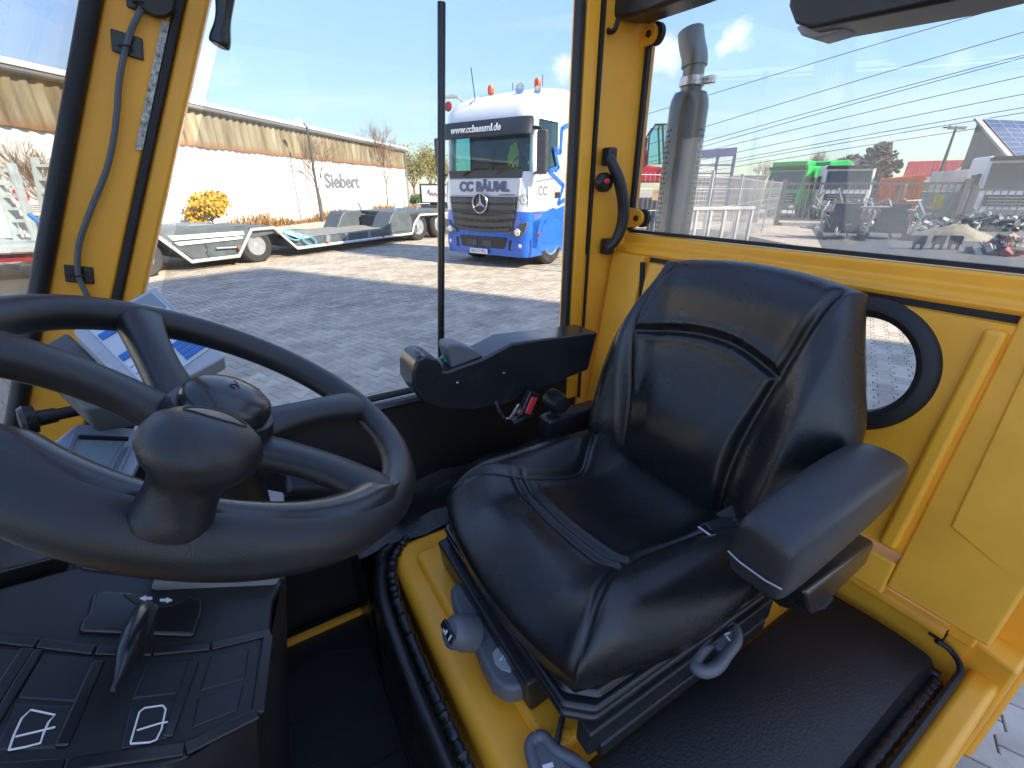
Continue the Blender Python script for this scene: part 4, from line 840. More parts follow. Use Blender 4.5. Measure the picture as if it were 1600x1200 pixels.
sub(MB().prism([hz(x, y, lz2) for x, y in ((838, 1152), (830, 1170), (840, 1205), (860, 1230), (905, 1230), (910, 1210), (870, 1180), (850, 1155))], (0, 0, -.008)), 'lever_pad', grey_plastic, bevel=.003)
sub(MB().tube([hz(868, 1172, lz2), L(.33, .36, -.74)], .005, 8), 'lever_rod', plastic_s)
sub(MB().box(hz(856, 1197, lz2 + .001), (.016, .006, .0012), (1, -.3, 0), (.3, 1, 0)), 'seat_symbol', white_ink)

# ---- steering wheel -----------------------------------------------------------
WC = L(-.04, .466, -.192); WT = .563; WR = .18; WD = Vector((math.cos(-.204), math.sin(-.204), 0))
WN = WD * math.sin(WT) + ZX * math.cos(WT); WE = WD * math.cos(WT) - ZX * math.sin(WT); WB = WN.cross(WE)     # normal, and "towards the driver"
def wp(ang, r=WR, h=0): t = R(ang); return WC + (WE * math.cos(t) + WB * math.sin(t)) * r + WN * h
def w2d(px, py, off=0):
    w = hit(px, py, fork_w(WC + WN * off), fork_d(WN)); return toL(w)
def fork_d(v): return AX * v.x + BX * v.y + ZX * v.z
def fork_w(p): return AX * (p.x + ROOT_A) + BX * (p.y + ROOT_B) + ZX * p.z
rimmb = MB(); NG = 96; secs = []
for i in range(NG):
    t = 2 * math.pi * i / NG; d = WE * math.cos(t) + WB * math.sin(t); c = WC + d * WR; row = []
    for j in range(16):
        q = 2 * math.pi * j / 16; row.append(c + (d * (math.cos(q) * .0180) + WN * (math.sin(q) * .0165)) * (1 + .34 * math.exp(-((math.degrees(t) - 275) / 48) ** 2)))
    secs.append(row)
rimmb.grid(secs + [secs[0]], closed=True)
whl = F(rimmb, 'steering_wheel', soft_black, label='black steering wheel with spinner knob', sharp=80)
def spoke(ang0, ang1, w0, w1, sunk=.022, name='spoke'):
    # from hub to rim, flat in the wheel plane, curved down to the hub
    m_ = MB(); G_ = []
    for k in range(9):
        q = k / 8; r = .035 + (.176 - .035) * q; h = -.030 * (1 - q) ** 1.6 + .002; a = R(ang0 + (ang1 - ang0) * q); d = WE * math.cos(a) + WB * math.sin(a); s_ = WN.cross(d); w = w0 + (w1 - w0) * (q ** 2.2) + .012 * (1 - q) ** 3; th = .0135
        row = []
        for j in range(12):
            t = 2 * math.pi * j / 12; cx = math.copysign(abs(math.cos(t)) ** .6, math.cos(t)); cz_ = math.copysign(abs(math.sin(t)) ** .7, math.sin(t))
            row.append(WC + d * r + s_ * (cx * w) + WN * (h + cz_ * th))
        G_.append(row)
    m_.grid(G_, closed=True); return F(m_, name, soft_black, whl, sharp=80)
SP = ((142, 130), (178, 192), (40, 40), (-18, -26))
for a0, a1 in SP: spoke(a0, a1, .0140, .025)
# smooth inlay on the near arc of the rim
inl = MB(); G_ = []
for k in range(61):
    ang = -131 + 108 * k / 60; t = R(ang); d = WE * math.cos(t) + WB * math.sin(t); e_ = sstep(0, .10, k / 60) * sstep(0, .10, 1 - k / 60)
    row = []
    for j in range(9):
        u = -1 + j / 4; r = WR - .003 + u * .020 * (.35 + .65 * e_) - .007 * e_
        row.append(WC + d * r + WN * (.0125 + .0105 * (1 - u * u) * (.55 + .45 * e_)))
    G_.append(row)
inl.grid(G_); F(inl, 'rim_inlay', plastic_s, whl, sharp=80)
F(MB().lathe([(.05, -.055), (.05, -.02), (.047, -.006), (.043, .002), (.0, .004)], WC, WN, 36), 'hub', soft_black, whl)
F(MB().lathe([(.0385, .004), (.0385, .010), (.036, .016), (.028, .0215), (.014, .0245), (0, .0255)], WC, WN, 40), 'hub_cap', plastic_s, whl)
F(MB().tube([WC + WN * .0257 + WE * x + WB * y for x, y in [(.004 * math.cos(t), .004 * math.sin(t)) for t in [i * math.pi / 5 for i in range(9)]]], .0006, 5).tube([WC + WN * .025 + WE * .002 + WB * .008, WC + WN * .0245 - WE * .003 + WB * .014], .0006, 5), 'horn_symbol', plastic, whl)
# spinner knob on the near rim
KB = wp(-89, .180, .016)
KS = .665; kn = [(r * KS, h * KS) for r, h in ((.033, -.006), (.034, .004), (.0315, .010), (.030, .020), (.0295, .032), (.032, .043), (.042, .054), (.0485, .066), (.0485, .077), (.043, .088), (.032, .096), (.016, .1005), (0, .1015))]
KAX = (WN * 1.0 + WB * .12 + WE * -.02).normalized()
F(MB().lathe(kn, KB, KAX, 44), 'spinner_knob', soft_black, whl, label='mushroom shaped spinner knob on the wheel rim', sharp=80)
ku_ = KAX.cross(WE).normalized(); kv_ = KAX.cross(ku_)
def knob_pt(x, y):
    r = math.hypot(x, y); prof = [(r * KS, h * KS) for r, h in ((0, .1015), (.016, .1005), (.032, .096), (.043, .088), (.0485, .077))]
    for (r0, h0), (r1, h1) in zip(prof, prof[1:]):
        if r <= r1: h = h0 + (h1 - h0) * (r - r0) / (r1 - r0); break
    else: h = .076 * KS
    return KB + KAX * (h + .0002) + ku_ * x + kv_ * y
F(MB().tube([knob_pt(.008 * math.cos(t) + .006, .017 * math.sin(t)) for t in [i * math.pi / 24 for i in range(49)]], .0006, 5), 'knob_insert_ring', plastic, whl)
# ---- dash, column, console: on planes parallel to the wheel -------------------
def wpl(px, py, off): return w2d(px, py, -off)
def plate(pts, off, th, name, m, bevel=.004, lab=None, parent=fork): return F(MB().prism([wpl(x, y, off) for x, y in pts], WN * -th), name, m, parent, lab, bevel=bevel, seg=3)
F(MB().tube([WC - WN * .04, (WC - WN * .04).lerp(w2d(385, 815, -.22), .5), w2d(385, 815, -.22)], [.030, .036, .034], 20), 'steering_column', plastic)
plate([(300, 742), (446, 768), (449, 886), (250, 890)], .22, .10, 'column_cover', mgrey, .006, 'grey steering column cover')
# switch console
con = plate([(-60, 930), (0, 916), (122, 882), (132, 862), (290, 884), (447, 880), (448, 905), (430, 940), (426, 985), (412, 1085), (400, 1118), (330, 1160), (290, 1188), (170, 1235), (-60, 1270)], .25, .05, 'switch_console', plastic, .006, 'black console with wiper switches and lever')
plate([(132, 866), (290, 888), (447, 884), (448, 903), (290, 908), (126, 886)], .247, .006, 'console_ledge', plastic_s, .003, None, con)
plate([(-60, 905), (0, 893), (120, 862), (100, 838), (40, 822), (-60, 820)], .243, .03, 'dash_top', plastic_s, .004)
# raised frame of the switch field, with recessed blanks
frame = MB()
def bar(p, q, wpx, off=.247, th=.006):
    A_ = wpl(*p, off); B_ = wpl(*q, off); d = (B_ - A_).normalized(); s_ = WN.cross(d); frame.add([A_ + s_ * wpx, A_ - s_ * wpx, B_ - s_ * wpx, B_ + s_ * wpx, A_ + s_ * wpx - WN * th, A_ - s_ * wpx - WN * th, B_ - s_ * wpx - WN * th, B_ + s_ * wpx - WN * th], [(0, 1, 2, 3), (7, 6, 5, 4), (0, 4, 5, 1), (1, 5, 6, 2), (2, 6, 7, 3), (3, 7, 4, 0)])
for p, q, w in (((-40, 990), (60, 1003), .005), ((60, 1003), (150, 1014), .005), ((150, 1014), (240, 1016), .005), ((240, 1016), (330, 1008), .005), ((330, 1008), (424, 986), .005), ((45, 1010), (-20, 1110), .005), ((62, 1012), (-10, 1130), .004), ((156, 1030), (96, 1165), .005), ((304, 1030), (262, 1150), .005), ((420, 990), (404, 1112), .006), ((404, 1112), (290, 1168), .006), ((290, 1168), (100, 1195), .006), ((100, 1195), (-40, 1205), .006)): bar(p, q, w)
F(frame, 'switch_frame', plastic_s, con, bevel=.002)
for quad in (((66, 1020), (150, 1026), (122, 1096), (25, 1090)), ((22, 1098), (118, 1102), (92, 1168), (-8, 1172)), ((232, 1032), (300, 1030), (290, 1082), (206, 1092)), ((205, 1100), (288, 1092), (266, 1152), (188, 1172)), ((330, 1022), (390, 1012), (384, 1060), (312, 1080)), ((310, 1088), (382, 1068), (372, 1110), (300, 1138)), ((-30, 1010), (36, 1014), (0, 1075), (-40, 1080))):
    plate(quad, .2485, .004, 'switch_blank', mat('switch_blank', (.016, .018, .022), .38, bump=(1200, .2, .0005)), .002, None, con)
def strokes(segs, off, w, name, m, parent):
    s_ = MB()
    for pl in segs:
        P = [wpl(x, y, off) for x, y in pl]
        s_.tube(P, w, 5)
    return F(s_, name, m, parent)
strokes([[(14, 1172), (22, 1148), (34, 1122), (48, 1109), (86, 1117), (76, 1128), (68, 1146), (63, 1161), (40, 1167), (14, 1172)], [(24, 1151), (62, 1142), (86, 1136)]], .2475, .0008, 'front_wiper_symbol', white_ink, con)
strokes([[(204, 1160), (208, 1146), (218, 1112), (226, 1106), (254, 1102), (259, 1108), (252, 1140), (244, 1156), (234, 1160), (204, 1162), (204, 1160)], [(214, 1141), (250, 1130), (262, 1128)]], .2475, .0008, 'rear_wiper_symbol', white_ink, con)
# lever unit
plate([(146, 926), (160, 921), (318, 934), (318, 955), (306, 992), (124, 984), (128, 968), (138, 958)], .245, .008, 'lever_escutcheon', plastic_s, .004, None, con)
plate([(192, 927), (300, 932), (270, 946), (240, 950), (212, 942)], .2435, .004, 'arrow_plate', plastic, .001, None, con)
for x0, sgn in ((238, -1), (250, 1)):
    y0 = 934.5 if sgn < 0 else 937.5
    F(MB().prism([wpl(x, y, .2428) for x, y in ((x0, y0 - 2), (x0 + sgn * 10, y0 - 2), (x0 + sgn * 10, y0 - 4.5), (x0 + sgn * 20, y0), (x0 + sgn * 10, y0 + 4.5), (x0 + sgn * 10, y0 + 2), (x0, y0 + 2))], WN * -.0006), 'direction_arrow', white_ink, con)
lp = spline([wpl(232, 958, .243), wpl(222, 975, .225), wpl(207, 1010, .215), wpl(192, 1048, .212), wpl(176, 1082, .212)], 6)
F(MB().tube(lp, [.013, .014, .015, .0155, .016, .016, .016, .016, .016, .016, .016, .0155, .015, .0145, .0135, .0125, .011, .0095, .008, .0065, .005, .004, .0035, .003, .0025][:len(lp)] + [.002] * max(0, len(lp) - 25), 14, sx=.7), 'direction_lever', plastic_s, con, 'black direction lever', sharp=80)
F(MB().grid([[wpl(x, y, .25) for x, y in ((300, 884), (447, 880), (430, 960), (400, 1118), (290, 1188), (-60, 1270))], [wpl(x, y, .25) + Vector((-.10, .05, -.6)) for x, y in ((300, 884), (447, 880), (430, 960), (400, 1118), (290, 1188), (-60, 1270))]]), 'console_skirt', plastic, con)
# instrument display left of the column
dsp = plate([(48, 718), (120, 660), (215, 668), (235, 690), (180, 800), (120, 800), (50, 740)], .232, .05, 'instrument_pod', mat('pod_grey', (.24, .28, .33), .32, var=(10, .1)), .006, 'grey instrument pod with a pale display')
plate([(128, 687), (200, 690), (150, 775), (94, 756)], .2295, .003, 'display', screen, .002, None, dsp)
strokes([[(118, 680), (88, 752)], [(190, 700), (150, 775)], [(203, 700), (166, 775)]], .231, .0035, 'display_bezel', mat('pod_ridge', (.16, .19, .23), .35), dsp)
strokes([[(124, 683), (200, 686)]], .230, .0035, 'display_shade', plastic, dsp)
# dash to the far side with rocker pair
plate([(440, 690), (480, 655), (600, 650), (640, 700), (610, 760), (450, 765)], .335, .03, 'dash_far', plastic, .01)
plate([(472, 684), (476, 679), (562, 684), (562, 697), (474, 694)], .331, .006, 'rocker_bezel', plastic_s, .001)
plate([(474, 685), (486, 684), (525, 689), (524, 696), (474, 692)], .3295, .004, 'rocker_switch', mat('pale_blue_plastic', (.16, .22, .27), .35), .001)
F(MB().prism([L(-.40, .55, -.50), L(-.10, .62, -.62), L(-.10, 1.01, -.62), L(-.40, 1.01, -.47)], (0, 0, -.06)), 'dash_body', plastic, bevel=.02)
F(MB().box(L(-.30, .62, -.80), (.16, .5, .5)), 'dash_pedestal', plastic, bevel=.02)
# ---- data terminal on the far side of the wheel
P1, P2, P3 = hit(112, 516, BX * .80, BX), None, None
c0 = hit(232, 532, BX * .80, BX); tn = (Vector((0, 0, 1)) * .75 - sray(232, 532).normalized() * .6).normalized()
def tp(px, py, h=0): return toL(hit(px, py, c0 + tn * h, tn))
tnl = Vector((tn.dot(AX), tn.dot(BX), tn.z))
cor = [(112, 516), (242, 447), (352, 557), (222, 628)]
term = F(MB().prism([tp(*p) for p in cor], tnl * -.03), 'data_terminal', mat('terminal_grey', (.42, .45, .47), .45, var=(40, .12)), fork, 'pale grey keypad terminal mounted behind the wheel', bevel=.004)
F(MB().prism([tp(x, y, -.03) for x, y in ((42, 552), (104, 517), (225, 628), (130, 640))], tnl * -.06), 'terminal_housing', mat('housing_grey', (.09, .09, .088), .6, var=(20, .2)), term, bevel=.006)
def tq(u, v, h=0):   # u along P1->P4 (lower edge), v along P1->P2
    A_, B_, D_ = tp(*cor[0]), tp(*cor[1]), tp(*cor[3]); return A_ + (D_ - A_) * v + (B_ - A_) * u + tnl * h
def tquad(u0, u1, v0, v1, name, m, h0=.0004, th=.0015): F(MB().prism([tq(u0, v0, h0), tq(u1, v0, h0), tq(u1, v1, h0), tq(u0, v1, h0)], tnl * th), name, m, term)
tquad(.12, .92, .06, .96, 'keypad_foil', mat('foil_white', (.55, .60, .62), .35))
tquad(.62, .90, .07, .30, 'terminal_screen', screen, .0022)
for v0 in (.20, .50): tquad(.14, .36, v0, v0 + .07, 'blue_bar', blue_ink, .0022)
for k in range(4): tquad(.62 + .0 * k, .90, .70 + .06 * k, .70 + .06 * k + .045, 'blue_key', blue_ink, .0022)
for r_ in range(2):
    for k in range(4): tquad(.14 + .11 * r_, .23 + .11 * r_, .60 + .085 * k, .665 + .085 * k, 'key', mat('key_white', (.62, .66, .68), .4), .0022)
F(MB().tube([tp(230, 560, -.08), L(-.30, .92, -.50)], .016, 10), 'terminal_arm', plastic, term)
# ================================================================== WHITE AND BLUE TRACTOR UNIT
FR = Vector((.30, 9.95, 0)); fx = Vector((.815, -.58, 0)).normalized(); fy = Vector((.58, .815, 0)).normalized(); TW = 2.38
TC = FR - fx * TW / 2
tr = empty('lorry', TC, math.atan2(fx.y, fx.x), 'white and blue tractor unit with lettered front facing the forklift', 'lorry')
def tf(px, py, y=0.0):     # pixel -> lorry local on its plane y
    w = hit(px, py, TC + fy * y, fy) - TC; return Vector((w.dot(fx), y, w.z))
def ts(px, py, x=TW / 2):  # pixel -> lorry local on its side plane
    w = hit(px, py, TC + fx * x, fx) - TC; return Vector((x, w.dot(fy), w.z))
tw = mat('truck_white', (.78, .79, .80), .28, coat=.5); tb = mat('truck_blue', (.015, .12, .55), .28, coat=.5, var=(3, .1)); tk = mat('truck_black', (.02, .021, .023), .4); tgr = mat('grille_grey', (.055, .058, .064), .4, var=(6, .2))
tglass = glass_mat('truck_glass', (.55, .80, .80), 1.6)
def T(mb, name, m, parent=tr, **k): return mb.build(name, m, parent, **k)
h = TW / 2
# plan outline (rounded front corners) swept in height
def plan(y0, inset=0, r=.30, back=2.2):
    o = [(-h + inset, back)]
    for k in range(7): t = k * math.pi / 12; o.append((-h + inset + r - r * math.cos(t), y0 + r * .55 - r * .55 * math.sin(t)))
    for k in range(6, -1, -1): t = k * math.pi / 12; o.append((h - inset - r + r * math.cos(t), y0 + r * .55 - r * .55 * math.sin(t)))
    return o + [(h - inset, back)]
def sweep(levels, name, m, **k):
    G_ = [[Vector((x, y, z)) for x, y in plan(y0, ins, r)] for z, y0, ins, r in levels]; b_ = MB().grid(G_); n = len(G_[0])
    b_.f.append(tuple(range(n))); b_.f.append(tuple(range((len(G_) - 1) * n, len(G_) * n)))
    return T(b_, name, m, sharp=50, **k)
zg0, zs0, zs1, zr = 1.66, 2.02, 2.92, 3.5
sweep([(.26, .04, .02, .28), (.45, .0, 0, .30), (.95, .02, 0, .30), (1.20, .04, .0, .30)], 'bumper', tb)
sweep([(1.20, .05, .0, .30), (1.40, .05, .0, .30), (1.98, .10, .0, .30)], 'cab_front', tw)
# upper cab: leave windscreen area dark, built as pillars and roof
T(MB().box((0, 1.55, 2.45), (TW - .1, 1.1, 1.0)), 'sleeper_wall', mat('truck_interior', (.05, .055, .06), .8))
sweep([(2.95, .16, .02, .34), (3.15, .18, .03, .36), (3.38, .42, .06, .40), (3.55, .85, .12, .45), (3.62, 1.4, .16, .45)], 'roof_fairing', tw)
for s in (-1, 1):
    T(MB().prism([(s * (h - .01), .24, 1.98), (s * (h - .01), .40, 1.98), (s * (h - .03), .48, 2.96), (s * (h - .03), .30, 2.96)], (-s * .10, 0, 0)), 'cab_pillar', tw, bevel=.02)
    # side body with door window opening: panels round the glass
    T(MB().prism([(s * h, .30, 1.02), (s * h, 2.2, 1.02), (s * h, 2.2, 1.98), (s * h, .30, 1.98)], (-s * .06, 0, 0)), 'door', tw, bevel=.012)
    T(MB().prism([(s * (h - .005), 1.25, 1.981), (s * (h - .005), 2.2, 1.981), (s * (h - .03), 2.2, 2.96), (s * (h - .03), 1.25, 2.96)], (-s * .06, 0, 0)), 'side_wall', tw, bevel=.012)
    T(MB().prism([(s * (h - .02), .38, 2.0), (s * (h - .02), 1.27, 1.99), (s * (h - .04), 1.27, 2.93), (s * (h - .04), .46, 2.93)], (-s * .01, 0, 0)), 'side_window', tglass)
    # lower side skirts and wheel arch
    T(MB().prism([(s * h, .24, .30), (s * h, .50, .30), (s * h, .54, .62), (s * h, .70, .90), (s * h, .93, 1.018), (s * h, .24, 1.018)], (-s * .08, 0, 0)), 'step_panel', tb, bevel=.015)
    T(MB().prism([(s * (h + .004), 0.52, .45), (s * (h + .004), 0.58, .80), (s * (h + .004), 0.74, 1.02), (s * (h + .004), 1.08, 1.12), (s * (h + .004), 1.43, 1.02), (s * (h + .004), 1.60, .8), (s * (h + .004), 1.66, .45), (s * (h + .004), 1.74, .45), (s * (h + .004), 1.72, .9), (s * (h + .004), 1.53, 1.16), (s * (h + .004), 1.08, 1.26), (s * (h + .004), 0.63, 1.16), (s * (h + .004), 0.48, .85), (s * (h + .004), 0.44, .45)], (-s * .12, 0, 0)), 'wheel_arch', tb)
    w_ = wheel_part(tr, (s * (h - .17), 1.10, .50), (s, 0, 0), .50, .32)
# windscreen with shade interior
ws = MB(); G_ = []
for z, y0, ins in ((1.98, .12, .04), (2.45, .14, .06), (2.93, .22, .09)):
    G_.append([Vector((x, y, z)) for x, y in plan(y0, ins, .30)[2:-2]])
ws.grid(G_); T(ws, 'windscreen', tglass, sharp=80)
T(MB().box((0, .62, 1.96), (TW - .2, .8, .10)), 'dashboard', tk, bevel=.03)
T(MB().box((.62, 1.0, 2.2), (.5, .3, .7)).box((-.62, 1.0, 2.2), (.5, .3, .7)), 'seat', mat('truck_seat', (.06, .07, .10), .8), bevel=.08)
T(MB().prism([(.05, .94, 2.0), (.35, .9, 2.0), (.38, .9, 2.35), (.28, .92, 2.62), (.12, .92, 2.55), (.02, .94, 2.3)], (0, .05, 0)), 'high_visibility_vest', mat('hi_vis', (.42, .52, .03), .7), bevel=.015)
T(MB().tube([(.60 + .2 * math.cos(t), .62 + .06 * math.sin(t), 2.14 + .16 * math.sin(t)) for t in [k * math.pi / 10 for k in range(21)]], .018, 6), 'truck_steering_wheel', tk)
# sun visor with lettering
vz = MB(); G_ = []
for z, y0 in ((2.64, .01), (2.66, -.03), (2.95, .06), (2.97, .10)): G_.append([Vector((x, y, z)) for x, y in plan(y0, -.02, .32)[2:-2]])
T(vz.grid(G_), 'sun_visor', tk, sharp=60)
c = tf(752, 205, -.055); text_obj('visor_lettering', 'www.ccbaeuml.de', .20, (c.x * 0 - .12, -.008 - .015, 2.80), (1, 0, 0), (0, .27, 1), white_ink, tr, .004, bold=.004, sx=.92)
# front panel below the windscreen: wiper cowl, name panel, grille
T(MB().prism([(-1.0, .075, 1.86), (1.0, .075, 1.86), (1.02, .085, 2.02), (-1.02, .085, 2.02)], (0, .05, 0)), 'wiper_cowl', tk, bevel=.01)
for x0 in (-.55, .35): T(MB().tube([(x0, .06, 1.93), (x0 + .42, .085, 2.10)], .012, 5).tube([(x0 + .1, .075, 2.0), (x0 + .62, .095, 2.06)], .010, 5), 'wiper', tk)
npan = T(MB().prism([(-.98, .045, 1.50), (.98, .045, 1.50), (1.0, .065, 1.85), (-1.0, .065, 1.85)], (0, .05, 0)), 'name_panel', mat('panel_silver_white', (.62, .64, .67), .3, coat=.4), bevel=.02)
text_obj('front_lettering', 'CC BÄUML', .27, (0.02, .040, 1.685), (1, 0, 0), (0, .06, 1), mat('letter_grey_blue', (.09, .11, .18), .4), tr, .004, bold=.012, sx=1.05)
T(MB().tube(spline([(.45 + .02 * k, .036, 1.535 + .012 * math.sin(k * 1.9)) for k in range(22)], 3), .005, 4), 'signature_script', tgr)
grl = T(MB().prism([(-.84, -.005, .78), (.84, -.005, .78), (.94, .0, 1.49), (-.94, .0, 1.49)], (0, .06, 0)), 'grille_backing', tk)
for k, (z, w, hgt) in enumerate(((1.42, .94, .10), (1.28, .93, .11), (1.11, .90, .10), (.96, .86, .10), (.84, .78, .08))):
    pts = [(-w, z - hgt / 2), (-w, z + hgt / 2)] + [(x, z + hgt / 2 - .05 * math.cos(x / w * math.pi / 2) * (1 if k > 1 else .1)) for x in [-.5 * w, 0, .5 * w]] + [(w, z + hgt / 2), (w, z - hgt / 2)] + [(x, z - hgt / 2 - .05 * math.cos(x / w * math.pi / 2) * (1 if k > 1 else .1)) for x in [.5 * w, 0, -.5 * w]]
    T(MB().prism([(x * .97, -.03, z_) for x, z_ in pts], (0, .05, 0)), 'grille_slat', tgr, bevel=.012)
for s in (-1, 1):
    for k in range(6): T(MB().box((s * (.12 + .09 * k), -.034, 1.02 - .16 * (k % 2)), (.06, .01, .035)), 'grille_vent', tk)
# star emblem
sc = Vector((0, -.07, 1.36)); sr = .20
T(MB().lathe([(0, .0), (sr, .0), (sr, .02), (0, .025)], sc + Vector((0, .03, 0)), (0, 1, 0), 32), 'emblem_disc', tk)
T(MB().tube([sc + Vector((sr * math.cos(t), 0, sr * math.sin(t))) for t in [k * math.pi / 20 for k in range(41)]], .016, 8), 'emblem_ring', silver)
em = MB()
for k in range(3):
    t = math.pi / 2 + k * 2 * math.pi / 3; d = Vector((math.cos(t), 0, math.sin(t))); s_ = Vector((-math.sin(t), 0, math.cos(t))); em.add([sc + d * sr * .97, sc + s_ * .035 + d * .02, sc - s_ * .035 + d * .02, sc + Vector((0, -.025, 0)), sc - d * .03], [(0, 1, 3), (0, 3, 2), (1, 4, 3), (2, 3, 4)])
T(em, 'emblem_star', silver, fix=False)
# bumper details
T(MB().prism([(-.62, -.015, .42), (.62, -.015, .42), (.70, -.015, .66), (-.70, -.015, .66)], (0, .05, 0)), 'air_intake', tk, bevel=.02)
T(MB().box((-.3, -.022, .52), (.3, .02, .14)).box((.15, -.022, .52), (.26, .02, .14)), 'intake_bar', tgr, bevel=.01)
pl_ = T(MB().box((-.10, -.035, .335), (.52, .02, .115)), 'number_plate', mat('plate_white', (.7, .7, .7), .5), bevel=.004)
text_obj('plate_text', 'EN CC 991', .10, (-.10, -.047, .335), (1, 0, 0), (0, 0, 1), tk, tr, .001, sx=.9)
for s in (-1, 1):
    T(MB().prism([(s * x, y, z) for x, y, z in ((.74, -.03, .72), (1.04, .0, .68), (1.14, .03, .82), (1.18, .06, 1.0), (1.02, -.01, .97), (.92, -.03, .86), (.80, -.035, .80))], (0, .06, 0)), 'headlight', mat('headlight_housing', (.09, .10, .11), .2, coat=.8), bevel=.012)
    hl = T(MB().lathe([(0, .03), (.05, .028), (.075, .012), (.08, 0)], (s * .97, -.02, .79), (0, -1, 0), 20), 'headlight_lens', mat('lens', (.75, .78, .8), .08, metal=.5))
    T(MB().prism([(s * x, y, z) for x, y, z in ((.72, -.01, .40), (1.08, .05, .40), (1.10, .06, .58), (.74, -.01, .62))], (0, .05, 0)), 'fog_lamp_pocket', tk, bevel=.012)
    T(MB().lathe([(0, .02), (.05, .012), (.055, 0)], (s * 1.0, .03, .50), (0, -1, 0), 16), 'fog_lamp', MAT['lens'])
    T(MB().prism([(s * (h - .02), .12, 1.30), (s * (h - .02), .28, 1.30), (s * (h + .01), .28, 1.80), (s * (h - .04), .12, 1.80)], (-s * .03, 0, 0)), 'corner_deflector', tw, bevel=.02)
    # mirrors
    T(MB().box((s * (h + .22), .22, 2.32), (.24, .12, .80)), 'mirror', mat('mirror_shell', (.05, .05, .053), .35, var=(14, .6)), bevel=.05, seg=3)
    T(MB().tube([(s * (h - .05), .32, 2.78), (s * (h + .2), .22, 2.74)], .04, 8).tube([(s * (h - .05), .32, 1.96), (s * (h + .2), .22, 1.94)], .03, 8), 'mirror_arm', tk)
# beacons, horns, antennas
for x, y, z in ((-.35, .85, 3.60), (.80, .95, 3.62)):
    bcn = T(MB().lathe([(.07, 0), (.075, .10), (.05, .16), (0, .17)], (x, y, z - .04), ZX, 16), 'beacon', mat('beacon_orange', (.65, .09, .02), .3)); 
T(MB().lathe([(0, 0), (.10, .02), (.10, .06), (.0, .08)], (-h + .05, .35, 3.32), (0, -1, .2), 14), 'roof_lamp', mat('lamp_red', (.35, .02, .02), .4))
for x, y, z, r_ in ((.62, .55, 3.52, .11), (1.05, .55, 3.45, .08)): T(MB().lathe([(0, .12), (r_ * .5, .1), (r_, 0), (0, .02)], (x, y, z), (0, 1, -.1), 16).tube([(x, y + .05, z - .12), (x, y + .05, z)], .02, 6), 'air_horn', silver)
T(MB().tube([(-.55, .35, 3.33), (-.42, .38, 3.40), (-.40, .25, 3.95)], .010, 5), 'antenna', tk)
T(MB().tube([(.2, .9, 3.58), (.2, .9, 3.72)], .008, 5).tube([(.95, .9, 3.58), (.95, .9, 3.78)], .008, 5), 'antenna', tk)
T(MB().lathe([(0, .05), (.05, .03), (.05, -.04), (0, -.06)], (h - .14, .62, 3.12), (1, 0, 0), 12), 'side_lamp', steel)
# door graphics on the near side: zigzag, lower blue, lettering
X = h + .004
T(MB().prism([(X - .003, y, z) for y, z in ((.30, 1.021), (2.2, 1.021), (2.2, 1.40), (.75, 1.14))], (.006, 0, 0)), 'blue_swoosh', tb)
zz = [ts(x, y) for x, y in ((888, 195), (879, 200), (876, 238), (867, 233), (873, 262), (858, 268), (880, 290), (872, 318), (890, 308))]
zz = [(p.y, p.z) for p in zz]
zm = MB()
for (y0, z0), (y1, z1) in zip(zz, zz[1:]):
    d = Vector((0, y1 - y0, z1 - z0)).normalized(); s_ = Vector((0, -d.z, d.y)) * .05; a_, b_ = Vector((X + .001, y0, z0)) - d * .03, Vector((X + .001, y1, z1)) + d * .03
    zm.add([a_ + s_, a_ - s_, b_ - s_, b_ + s_], [(0, 1, 2, 3)])
T(zm, 'blue_zigzag', tb, fix=False)
text_obj('door_lettering', 'CC', .26, (X, .62, 1.60), (0, 1, 0), (0, 0, 1), mat('letter_grey', (.12, .13, .16), .5), tr, .002, sx=1.0)
text_obj('door_lettering', 'BÄUML', .11, (X, 1.08, 1.66), (0, 1, 0), (0, 0, 1), mat('letter_pale', (.45, .46, .5), .5), tr, .002)
T(MB().box((X, .75, 1.83), (.006, .9, .012), (1, 0, 0), (0, 1, .12), (0, -.12, 1)), 'door_crease', tgr)
T(MB().box((X, 1.25, 1.52), (.03, .22, .12)), 'door_handle', tk, bevel=.02)
sgm = MB(); cS = Vector((1.10, .036, 1.44))
for k in range(9):
    t = k * 2 * math.pi / 9; t2 = (k + .5) * 2 * math.pi / 9; t3 = (k + 1) * 2 * math.pi / 9; f_ = lambda t, r: cS + Vector((r * math.cos(t) * .9, r * math.cos(t) * .25, r * math.sin(t)))
    sgm.tube([f_(t, .075), f_(t2, .12), f_(t3, .075)], .008, 4)
T(sgm, 'cog_badge', tk)
text_obj('badge_letter', 'S', .12, cS + Vector((0, -.01, 0)), (.96, .28, 0), (0, 0, 1), tk, tr, .002)
T(MB().lathe([(0, .03), (.04, .02), (.05, 0)], (h + .0, .50, .72), (1, 0, 0), 12), 'side_marker', mat('lamp_red', (.35, .02, .02), .4))
# chassis behind the cab
T(MB().box((0, 3.4, .75), (.9, 3.4, .3)), 'chassis_frame', dark_steel); T(MB().box((0, 2.3, 2.2), (2.2, .2, 1.9)), 'rear_bulkhead', tw)
for s in (-1, 1): wheel_part(tr, (s * (h - .35), 4.2, .50), (s, 0, 0), .50, .60)
